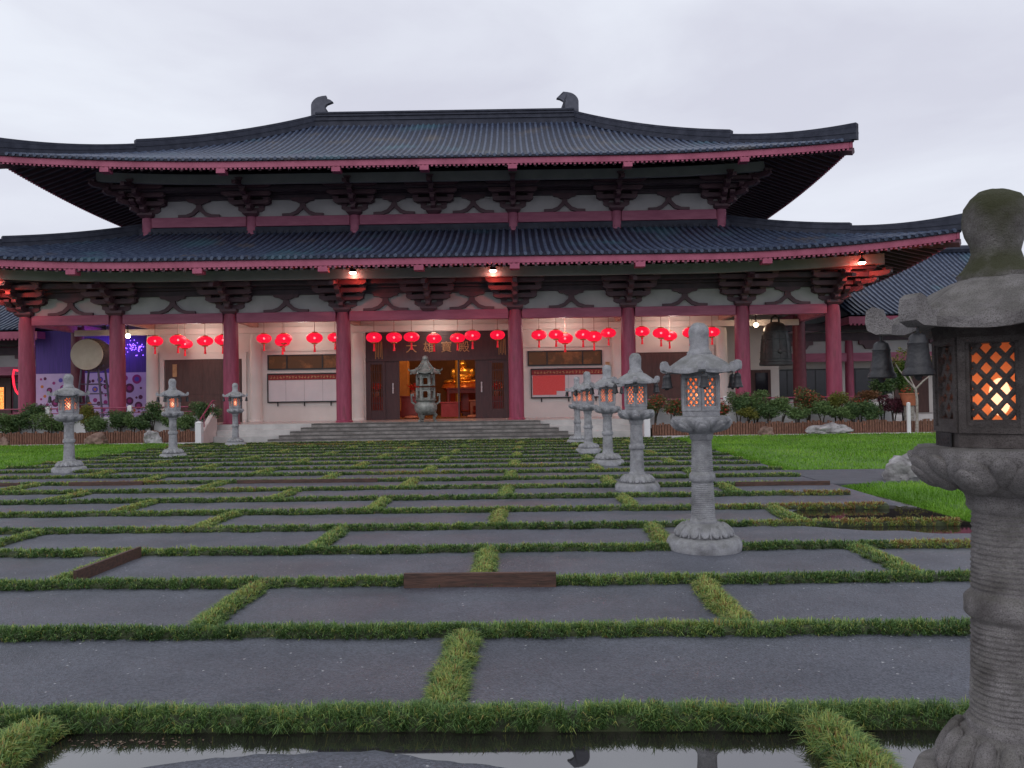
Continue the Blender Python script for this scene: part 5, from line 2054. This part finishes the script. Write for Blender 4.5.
SH = [
    (6, 424, 15, 10, 32.1, M_SHRUB, 'pale green shrub at the far left end of the bed'),
    (35, 412, 14, 9, 32.4, M_SHRUBD, 'rounded dark shrub at the foot of the leftmost temple column'),
    (52, 423, 20, 9, 31.95, M_SHRUB, 'broad low green shrub just left of the leftmost stone lantern'),
    (88, 416, 12, 11, 32.3, M_SHRUBY, 'yellowish shrub just right of the leftmost stone lantern'),
    (97, 424, 11, 8, 31.95, M_SHRUB, 'small green shrub under the drum stand'),
    (119, 420, 13, 10, 32.1, M_SHRUBD, 'green shrub in front of the second temple column from the left'),
    (133, 423, 8, 8, 31.95, M_SHRUB, 'little sparse shrub between the painted screen and white pilaster'),
    (152, 413, 13, 11, 32.3, M_SHRUBD, 'tall rounded dark shrub left of the middle left stone lantern'),
    (187, 421, 11, 9, 32.0, M_SHRUB, 'thin green shrub right of the middle left stone lantern'),
    (204, 413, 14, 12, 32.3, M_SHRUBD, 'tall rounded dark shrub beside the sloping cheek wall'),
    (654, 405, 10, 9, 32.3, M_SHRUBR, 'red tipped shrub between the third and second stone lanterns of the right row'),
    (671, 408, 11, 9, 32.0, M_SHRUBR, 'green shrub with red tips just left of the second stone lantern'),
    (738, 405, 11, 12, 32.1, M_SHRUBD, 'dark green shrub just right of the second stone lantern'),
    (755, 402, 16, 13, 32.4, M_SHRUB, 'tall green shrub under the great bell'),
    (781, 407, 14, 10, 31.95, M_SHRUB, 'low spreading green shrub right under the great bell'),
    (808, 399, 15, 14, 32.3, M_SHRUBR, 'tall red topped shrub in front of the inner dark column'),
    (822, 409, 10, 9, 31.95, M_SHRUB, 'green shrub left of the yellow one'),
    (836, 404, 9, 11, 32.2, M_SHRUBY, 'yellow green shrub at the foot of the rightmost red column'),
    (852, 408, 11, 11, 32.0, M_SHRUBD, 'dark shrub just right of the yellow one'),
    (872, 411, 13, 10, 31.95, M_SHRUBD, 'low dark shrub above the right end of the log fence'),
    (868, 396, 12, 6, 32.5, M_RUST, 'rust coloured shrub behind the dark low one'),
    (893, 404, 12, 9, 32.2, M_MAPLE, 'purple leaved shrub near the pale trunked tree'),
    (882, 382, 16, 15, 32.55, M_SHRUBD, 'large dark green bush under the bells of the nearest stone lantern'),
    (903, 377, 9, 17, 32.5, M_BRIGHT, 'bright green bush beside the pale trunked tree'),
    (640, 407, 7, 8, 32.2, M_SHRUB, 'small green shrub behind the third stone lantern of the right row'),
    (688, 408, 10, 9, 32.4, M_SHRUB, 'green shrub hidden behind the chamber of the second stone lantern'),
    (747, 412, 11, 7, 31.85, M_SHRUBY, 'low yellowish shrub at the front of the bed left of the great bell'),
    (768, 412, 12, 8, 31.85, M_SHRUBD, 'low dark shrub at the front of the bed below the great bell'),
    (797, 411, 12, 8, 31.85, M_SHRUB, 'low green shrub at the front of the bed before the inner dark column'),
    (842, 413, 11, 7, 31.85, M_SHRUB, 'low green shrub in front of the yellow green one'),
    (860, 404, 10, 10, 32.45, M_SHRUBR, 'red tipped shrub at the back of the bed right of the rightmost red column'),
    (20, 421, 11, 8, 31.9, M_SHRUBD, 'low dark shrub near the left end of the bed, before the leftmost column'),
    (70, 420, 10, 8, 32.4, M_SHRUBD, 'dark shrub hidden behind the leftmost stone lantern'),
    (142, 424, 8, 6, 31.85, M_SHRUBD, 'low dark shrub behind the jagged grey rock'),
    (171, 421, 10, 8, 32.2, M_SHRUB, 'green shrub hidden behind the middle left stone lantern'),
    (722, 410, 7, 8, 31.95, M_SHRUBR, 'small red tipped shrub behind the second stone lantern'),
]
for a in SH:
    shrub(*a, n=int(1200 + 9 * a[2] * a[3]), size=.046)

# pale trunked young tree, terracotta pots
p = at(917, 444, 31.2)
tr = empty('young_tree', (p.x, 31.2, 0), 'slender pale trunked tree forking in a V beside the right log fence', 'tree')
q = MB()
def tp(px, py, dy=0):
    v = at(px, py, 31.2)
    return (v.x - p.x, dy, v.z)
q.tube([(0, 0, -.05), tp(917, 420), tp(917, 400), tp(915.5, 388)], [.07, .06, .05, .045], 8)
q.tube([tp(915.5, 389), tp(909, 381, .1), tp(901, 370, .15), tp(897, 362, .2)], [.04, .033, .025, .015], 7)
q.tube([tp(915.5, 389), tp(922, 381, -.1), tp(932, 373, -.15), tp(939, 367, -.2)], [.04, .033, .026, .015], 7)
q.tube([tp(915, 388), tp(913, 376, .3), tp(912, 362, .4)], [.03, .022, .012], 6)
q.build('trunk', M_BARK, tr, smooth=60)
q = MB()
for (x, y, r) in ((898, 360, .34), (905, 352, .32), (930, 360, .3), (936, 386, .22), (912, 356, .35), (938, 362, .28)):
    leaf_cloud(q, tp(x, y, random.uniform(-.2, .2)), (r, r, r * .8), 95, .055, .2)
q.build('crown', M_SHRUBY, tr)
p2 = at(909, 405, 31.9)
e = empty('terracotta_pot', (p2.x, 31.9, .3), 'orange terracotta tub on a stand beside the pale trunked tree', 'plant pot')
zt = at(909, 393, 31.9).z - .3
q = MB()
q.lathe([(.24, zt - .5), (.34, zt - .05), (.37, zt - .05), (.37, zt), (.30, zt), (.28, zt - .1)], 20)
q.build('tub', M_TERRA, e, smooth=40)
q = MB()
q.lathe([(.2, 0), (.2, zt - .52), (.26, zt - .505)], 14)
q.build('stand', M_BARK, e, smooth=40)
q = MB()
leaf_cloud(q, (0, 0, zt + .15), (.3, .3, .25), 160, .06, .1)
q.build('plant', M_SHRUBR, e)
p2 = at(913, 441, 30.9)
q = MB()
q.tube([(0, 0, 0), (0, 0, 1.2)], .075, 12)
q.ball((0, 0, 1.2), (.075, .075, .04), 2)
tag(q.build('bollard', M_WHITE, None, (p2.x - .12, 30.95, 0), smooth=60), 'short white post at the foot of the pale trunked tree', 'bollard')

# rocks
def rock(px, py_base, wpx, hpx, yw, m, label, seed, depth=.7, z0=0.0, jit=.35):
    c = at(px, py_base, yw)
    k = yw / F_PX
    q = MB()
    rx, rz = wpx * k / 2, hpx * k
    q.ball((0, 0, rz * .28), (rx, rx * depth, rz * .72), 4, jit=jit, seed=seed, fr=1.3)
    o = q.build('rock', m, None, (c.x, yw, z0), smooth=35)
    tag(o, label, 'rock', 'garden rocks')
    return o


rock(97, 443, 21, 12, 30.6, M_ROCKB, 'rounded brown boulder in front of the left log fence', 3.1)
rock(2, 444, 18, 9, 30.5, M_ROCKB, 'small brown boulder cut by the left edge of the view', 5.2)
rock(152, 443, 18, 14, 30.6, M_ROCK, 'jagged grey and white rock between the left stone lanterns', 8.4, jit=.6)
rock(829, 435, 42, 11, 30.9, M_ROCK, 'long flat pale rock on the gravel at the back of the right lawn', 1.7, z0=.03)
rock(766, 434, 14, 9, 31.0, M_ROCKB, 'small dark rock against the right log fence', 6.6, z0=.02)
rock(905, 479, 42, 24, 14.6, M_ROCK, 'pale craggy rock beside the path left of the nearest stone lantern', 2.9, jit=.45)
rock(939, 438, 14, 5, 30.9, M_ROCKB, 'low dark stone right of the pale trunked tree', 9.9)

# ------------------------------------------------------------------ timber edging boards
PL = [((-1.13, 0.17), ROW0 + DROW * 2 - .125, 'long dark wet plank along the grass in the middle foreground'),
      ((-12.7, -10.3), ROW0 + DROW * 8 - .13, 'brown edging board near the left lawn, longest of the back row'),
      ((-9.3, -7.8), ROW0 + DROW * 8 - .13, 'short brown edging board in the middle of the back row'),
      ((-5.9, -3.1), ROW0 + DROW * 8 - .13, 'brown edging board in the back row directly in line with the censer'),
      ((-12.4, -10.9), ROW0 + DROW * 7 - .13, 'brown edging board at left edge nearer than the back row'),
      ((3.55, 5.2), ROW0 + DROW * 7 - .13, 'brown edging board by the corner of the right lawn')]
for (xx, y, lb) in PL:
    q = MB()
    L = xx[1] - xx[0]
    q.box(-L / 2, L / 2, -.018, .018, -.02, .125 if y < 8 else .075)
    o = q.build('edging_board', M_PLANK, None, ((xx[0] + xx[1]) / 2, y, 0), bevel=.004)
    o.rotation_euler.z = random.uniform(-.006, .006)
    tag(o, lb, 'plank', 'timber edging boards')
q = MB()
q.box(-.018, .018, -.58, .58, -.02, .115)
tag(q.build('edging_board', M_PLANK, None, (-4.29 + .14, ROW0 + DROW * 2.5, 0), bevel=.004), 'brown edging board running away from the viewer at the left, beside a cross border', 'plank', 'timber edging boards')

# ------------------------------------------------------------------ stone lanterns
M_AMBER = bpy.data.materials.new('amber_paper')
M_AMBER.use_nodes = True
t = M_AMBER.node_tree
b = t.nodes['Principled BSDF']
b.inputs['Base Color'].default_value = (1, .34, .14, 1)
tr_ = t.nodes.new('ShaderNodeBsdfTranslucent')
tr_.inputs[0].default_value = (1, .34, .14, 1)
ms = t.nodes.new('ShaderNodeMixShader')
ms.inputs[0].default_value = .8
t.links.new(b.outputs[0], ms.inputs[1])
t.links.new(tr_.outputs[0], ms.inputs[2])
tp_ = t.nodes.new('ShaderNodeBsdfTransparent')
tp_.inputs[0].default_value = (1, .75, .6, 1)
ms2 = t.nodes.new('ShaderNodeMixShader')
ms2.inputs[0].default_value = .22
t.links.new(ms.outputs[0], ms2.inputs[1])
t.links.new(tp_.outputs[0], ms2.inputs[2])
t.links.new(ms2.outputs[0], t.nodes['Material Output'].inputs[0])
M_FLAME = emis('white_hot_bulb', (1.0, .70, .50), 7)


def rough_up(q, amp, fr):
    q.v = [tuple(Vector(v) + noise.noise_vector(Vector(v) * fr) * amp) for v in q.v]


def lobe(q, M, rad):
    t_ = MB()
    t_.ball((0, 0, 0), rad, 3)
    q.add([M @ Vector(v) for v in t_.v], t_.f)


def lantern_meshes(sm):
    d = {}
    q = MB()
    q.lathe([(.36, -.06), (.385, .0), (.385, .075), (.36, .12), (.30, .135), (.2, .136)], 64)
    rough_up(q, .006, 14)
    d['plinth'] = q
    q = MB()
    prof = [(.285, .13), (.295, .16), (.28, .20), (.235, .245), (.185, .27), (.15, .275)]
    q.lathe([(r_ - .022, z_) for r_, z_ in prof], 64)
    for k in range(16):
        a_ = 2 * PI * k / 16
        Mp = Matrix.Rotation(a_, 4, 'Z') @ Matrix.Translation((0, -.254, .205)) @ Matrix.Rotation(R(-42), 4, 'X')
        lobe(q, Mp, (.046, .032, .078))
        Mp = Matrix.Rotation(a_ + PI / 16, 4, 'Z') @ Matrix.Translation((0, -.252, .195)) @ Matrix.Rotation(R(-42), 4, 'X')
        lobe(q, Mp, (.014, .022, .075))
    rough_up(q, .003, 30)
    d['lotus_base'] = q
    q = MB()
    zz = np.linspace(.275, .70, 40)
    prof = [(.160, .262), (.168, .29), (.160, .305), (.150, .312)] + [(.148 - .016 * (z - .31) / .4, z) for z in np.linspace(.32, .695, 110)]
    prof += [(.150, .705), (.160, .72), (.160, .775), (.150, .79), (.132, .80)]
    prof += [(.132 - .012 * (z - .8) / .37, z) for z in np.linspace(.81, 1.13, 95)] + [(.13, 1.14), (.14, 1.155), (.14, 1.18), (.145, 1.20), (.145, 1.22)]
    prof = [(r_ * .84, z_) for r_, z_ in prof]
    q.lathe(prof, 72, rmod=lambda t, i, r, z: .0024 * math.sin(z * 300 + .35 * math.sin(3 * t + z * 9)) + .0035 * noise.fractal(Vector((math.cos(t) * 5, math.sin(t) * 5, z * 60)), 1.0, 2.0, 4))
    d['post'] = q
    q = MB()
    prof = [(.135, 1.205), (.165, 1.215), (.225, 1.25), (.285, 1.30), (.305, 1.335), (.308, 1.365), (.298, 1.385), (.27, 1.388), (.10, 1.389)]
    q.lathe([(r_ * .95 - (.018 if 0 < i_ < 4 else 0), z_) for i_, (r_, z_) in enumerate(prof)], 96,
            rmod=lambda t, i, r, z: .012 * math.cos(8 * t) if 3 < i < 7 else 0)
    for k in range(8):
        a_ = 2 * PI * k / 8
        Mp = Matrix.Rotation(a_, 4, 'Z') @ Matrix.Translation((0, -.236, 1.288)) @ Matrix.Rotation(R(50), 4, 'X')
        lobe(q, Mp, (.080, .040, .100))
        Mp = Matrix.Rotation(a_, 4, 'Z') @ Matrix.Translation((0, -.266, 1.276)) @ Matrix.Rotation(R(50), 4, 'X')
        lobe(q, Mp, (.045, .024, .062))
        Mp = Matrix.Rotation(a_ + PI / 8, 4, 'Z') @ Matrix.Translation((0, -.250, 1.31)) @ Matrix.Rotation(R(50), 4, 'X')
        lobe(q, Mp, (.045, .030, .080))
    rough_up(q, .004, 26)
    d['bowl'] = q
    # chamber: six corner posts, sill, lintel, framed faces
    q = MB()
    Rr = .216
    ap = Rr * math.cos(PI / 6)
    fw = Rr / 2
    q.lathe([(Rr, 1.390), (Rr, 1.44), (Rr - .02, 1.441)], 6)
    q.lathe([(Rr - .02, 1.815), (Rr, 1.816), (Rr + .01, 1.875)], 6)
    for k in range(6):
        a = PI / 6 + 2 * PI * k / 6
        Mr = Matrix.Rotation(a, 4, 'Z')
        for sx in (-1, 1):
            xa, xb = sorted((sx * (fw - .001), sx * .070))
            q.box(xa, xb, -ap, -ap + .05, 1.44, 1.816, 0, Mr)
            xa, xb = sorted((sx * (fw - .002), sx * (fw - .026)))
            q.box(xa, xb, -ap - .008, -ap - .0005, 1.445, 1.81, 0, Mr)
        q.box(-.070, .070, -ap, -ap + .05, 1.44, 1.495, 0, Mr)
        q.box(-.070, .070, -ap, -ap + .05, 1.785, 1.816, 0, Mr)
        q.box(-fw + .026, fw - .026, -ap - .008, -ap - .0005, 1.445, 1.465, 0, Mr)
        q.box(-fw + .026, fw - .026, -ap - .008, -ap - .0005, 1.79, 1.81, 0, Mr)
    d['light_chamber'] = q
    # one lattice face (turned by the object)
    q = MB()
    z0_, z1_, hx = 1.495, 1.785, .070
    for dgn in (-1, 1):
        for c in np.arange(-.62, .62, .060):
            # line x = c + dgn*(z-z0); clip to the rectangle
            zs = []
            for z in np.linspace(z0_, z1_, 60):
                x = c + dgn * (z - z0_) * .77
                if -hx <= x <= hx:
                    zs.append((x, z))
            if len(zs) > 1:
                (xa, za), (xb, zb) = zs[0], zs[-1]
                yo = -ap + .020 + (.0 if dgn > 0 else .004)
                q.tube([(xa, yo, za), (xb, yo, zb)], .0105, 6)
    d['lattice'] = q
    # amber lining
    q = MB()
    r2 = Rr - .055
    vs = []
    for z in (1.45, 1.81):
        for k in range(6):
            a = 2 * PI * k / 6
            vs.append((r2 * math.sin(a), -r2 * math.cos(a), z))
    q.add(vs, [(k, (k + 1) % 6, 6 + (k + 1) % 6, 6 + k) for k in range(6)])
    d['lining'] = q
    # roof: six sided, gently domed, thick drooping edge
    q = MB()
    rows_t = [(.10, 2.045), (.16, 2.03), (.24, 1.995), (.32, 1.94), (.385, 1.895), (.405, 1.875)]
    rows_b = [(.405, 1.835), (.37, 1.835), (.28, 1.862), (.20, 1.872)]
    rows = [(r_ * .93, z_) for r_, z_ in rows_t + rows_b]
    nper = 10
    vs, fs = [], []
    for (r_, z_) in rows:
        for k in range(6):
            for j in range(nper):
                f = j / nper
                a1, a2 = 2 * PI * k / 6, 2 * PI * (k + 1) / 6
                x = r_ * (math.sin(a1) * (1 - f) + math.sin(a2) * f)
                y = -r_ * (math.cos(a1) * (1 - f) + math.cos(a2) * f)
                crn = (2 * f - 1) ** 2
                lift_ = .022 * crn * max(0, (r_ - .2) / .2) ** 1.5
                vs.append((x, y, z_ + lift_))
    n6 = 6 * nper
    for i in range(len(rows) - 1):
        for k in range(n6):
            k2 = (k + 1) % n6
            fs.append((i * n6 + k2, i * n6 + k, (i + 1) * n6 + k, (i + 1) * n6 + k2))
    fs.append(tuple(range(n6)))
    q.add(vs, fs)
    rough_up(q, .005, 16)
    d['roof'] = q
    # corner scroll pointing along -y
    q = MB()
    prof = [(-.40, 1.85), (-.46, 1.85), (-.495, 1.87), (-.50, 1.905), (-.495, 1.95), (-.47, 1.965), (-.445, 1.955), (-.437, 1.925), (-.41, 1.905), (-.34, 1.925), (-.34, 1.865)]
    q.prism([(x, z) for x, z in prof], -.036, .036, M=Matrix.Rotation(R(90), 4, 'Z') @ Matrix.Translation((.045, 0, 0)))
    rough_up(q, .004, 30)
    d['scroll'] = q
    # finial
    q = MB()
    q.lathe([(.125, 2.03), (.128, 2.05), (.112, 2.075), (.092, 2.105), (.083, 2.135), (.088, 2.165), (.101, 2.20), (.109, 2.24), (.110, 2.275), (.102, 2.31), (.084, 2.34), (.055, 2.362), (.02, 2.37), (0, 2.371)], 48, rmod=lambda t, i, r, z: .0035 * math.sin(z * 190 + 2 * math.sin(2 * t)))
    rough_up(q, .005, 22)
    d['finial'] = q
    res = {}
    for k, q in d.items():
        if sm is M_STONEDK:
            zi, zo = [-.1, 0, .136, .275, .72, .79, 1.20, 1.39, 1.86, 3], [-.1, 0, .20, .385, .80, .87, 1.235, 1.42, 1.865, 3]
            f = {'lotus_base': .80, 'plinth': .88}.get(k, 1.0)
            q.v = [(x * f, y * f, float(np.interp(z, zi, zo))) for x, y, z in q.v]
        if sm is M_STONE and k == 'finial':
            q.v = [(x * g_, y * g_, z) for x, y, z in q.v for g_ in [max(1, .100 / max(.02, math.hypot(x, y))) if z < 2.22 else 1.0]]
        me = q.mesh(k, M_AMBER if k == 'lining' else sm)
        if k not in ('lattice', 'lining'):
            me.shade_smooth()
            me.set_sharp_from_angle(angle=R(48 if k in ('lotus_base', 'bowl', 'post') else 35))
        res[k] = me
    return res


def bell_mesh():
    q = MB()
    q.lathe([(.060, -.205), (.066, -.20), (.064, -.185), (.056, -.175), (.053, -.165), (.054, -.155), (.050, -.145), (.044, -.11), (.041, -.07), (.043, -.065), (.039, -.055), (.034, -.035), (.02, -.022), (.008, -.02)], 28)
    q.tube([(0, 0, -.022), (0, 0, .005)], .006, 6)
    q.ball((0, 0, -.205), (.018, .018, .022), 2)
    me = q.mesh('wind_bell', M_IRON)
    me.shade_smooth()
    me.set_sharp_from_angle(angle=R(40))
    return me


ms_g, ms_d = lantern_meshes(M_STONE), lantern_meshes(M_STONEDK)
me_bell = bell_mesh()
CORN = ['front', 'front right', 'back right', 'back', 'back left', 'front left']
LNT = [(1.735, 2.95, 'tall weathered stone lantern at the right edge, nearest of all, bells hanging from its roof', 'nearest stone lantern'),
       (1.77, 8.28, 'pale stone lantern standing second from the viewer in the right row', 'second stone lantern in the right row'),
       (1.78, 13.6, 'pale stone lantern standing third from the viewer in the right row', 'third stone lantern in the right row'),
       (1.75, 18.6, 'pale stone lantern standing fourth from the viewer in the right row', 'fourth stone lantern in the right row'),
       (1.60, 22.9, 'pale stone lantern standing fifth from the viewer in the right row', 'fifth stone lantern in the right row'),
       (1.56, 27.9, 'farthest pale stone lantern of the right row, next to the steps', 'farthest stone lantern of the right row'),
       (-11.24, 18.6, 'leftmost pale stone lantern beside the left lawn', 'leftmost stone lantern'),
       (-10.8, 23.1, 'middle pale stone lantern of the left row', 'middle stone lantern of the left row'),
       (-11.3, 29.3, 'farthest pale stone lantern of the left row, next to the cheek wall', 'farthest stone lantern of the left row')]
for i, (x, y, lb, short) in enumerate(LNT):
    mm = ms_d if i == 0 else ms_g
    ROT = R(-7)
    e = empty('stone_lantern', (x, y, gravel_h(x, y) if i else -.02), lb, 'stone lantern', 'stone lanterns lining the court', rz=ROT)
    if i:
        e.rotation_euler = (random.uniform(-.008, .008), random.uniform(-.008, .008), ROT + random.uniform(-.05, .05))
    for k in ('plinth', 'lotus_base', 'post', 'bowl'):
        link(k, mm[k], e)
    ch = link('light_chamber', mm['light_chamber'], e)
    for k in range(6):
        o = link('lattice_window', mm['lattice'], ch)
        o.rotation_euler.z = PI / 6 + 2 * PI * k / 6
    link('glowing_lining', mm['lining'], ch)
    q = MB()
    q.ball((.0, .0, 1.60), (.036, .036, .070), 3)
    q.build('bulb', M_FLAME, ch, smooth=80)
    rf = link('roof', mm['roof'], e)
    for k in range(6):
        o = link('corner_scroll', mm['scroll'], rf)
        o.rotation_euler.z = 2 * PI * k / 6
    fi = link('finial', mm['finial'], e)
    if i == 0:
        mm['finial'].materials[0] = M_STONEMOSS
        mm['light_chamber'].materials[0] = M_STONESHADE
        mm['lattice'].materials[0] = M_STONESHADE
    if i == 0:      # small engraved plaque low on the face turned left
        q = MB()
        a = -PI / 2
        ap = .216 * math.cos(PI / 6)
        Mr = Matrix.Rotation(a, 4, 'Z')
        q.box(-.066, .066, -ap - .014, -ap - .009, 1.40, 1.47, 0, Mr)
        for k in range(3):
            q.box(-.05, .05, -ap - .0165, -ap - .0145, 1.415 + .016 * k, 1.421 + .016 * k, 0, Mr)
        q.build('plaque', M_IRON, ch)
    pl = point('lantern_flame', (0, 0, 1.60), 1.5 if i else .34, (1, .66, .48), .085, e)
    # wind bells under the corners
    for k in range(6):
        a = 2 * PI * k / 6
        bx, by = x + .405 * math.sin(a + ROT), y - .405 * math.cos(a + ROT)
        o = link('wind_bell', me_bell, None, (bx, by, e.location.z + 1.848))
        o.rotation_euler.z = random.uniform(0, 3)
        o.scale = (.82, .82, .82)
        tag(o, 'small dark bell, %s corner of the %s' % (CORN[k], short), 'bell', 'wind bells under the stone lantern roofs')
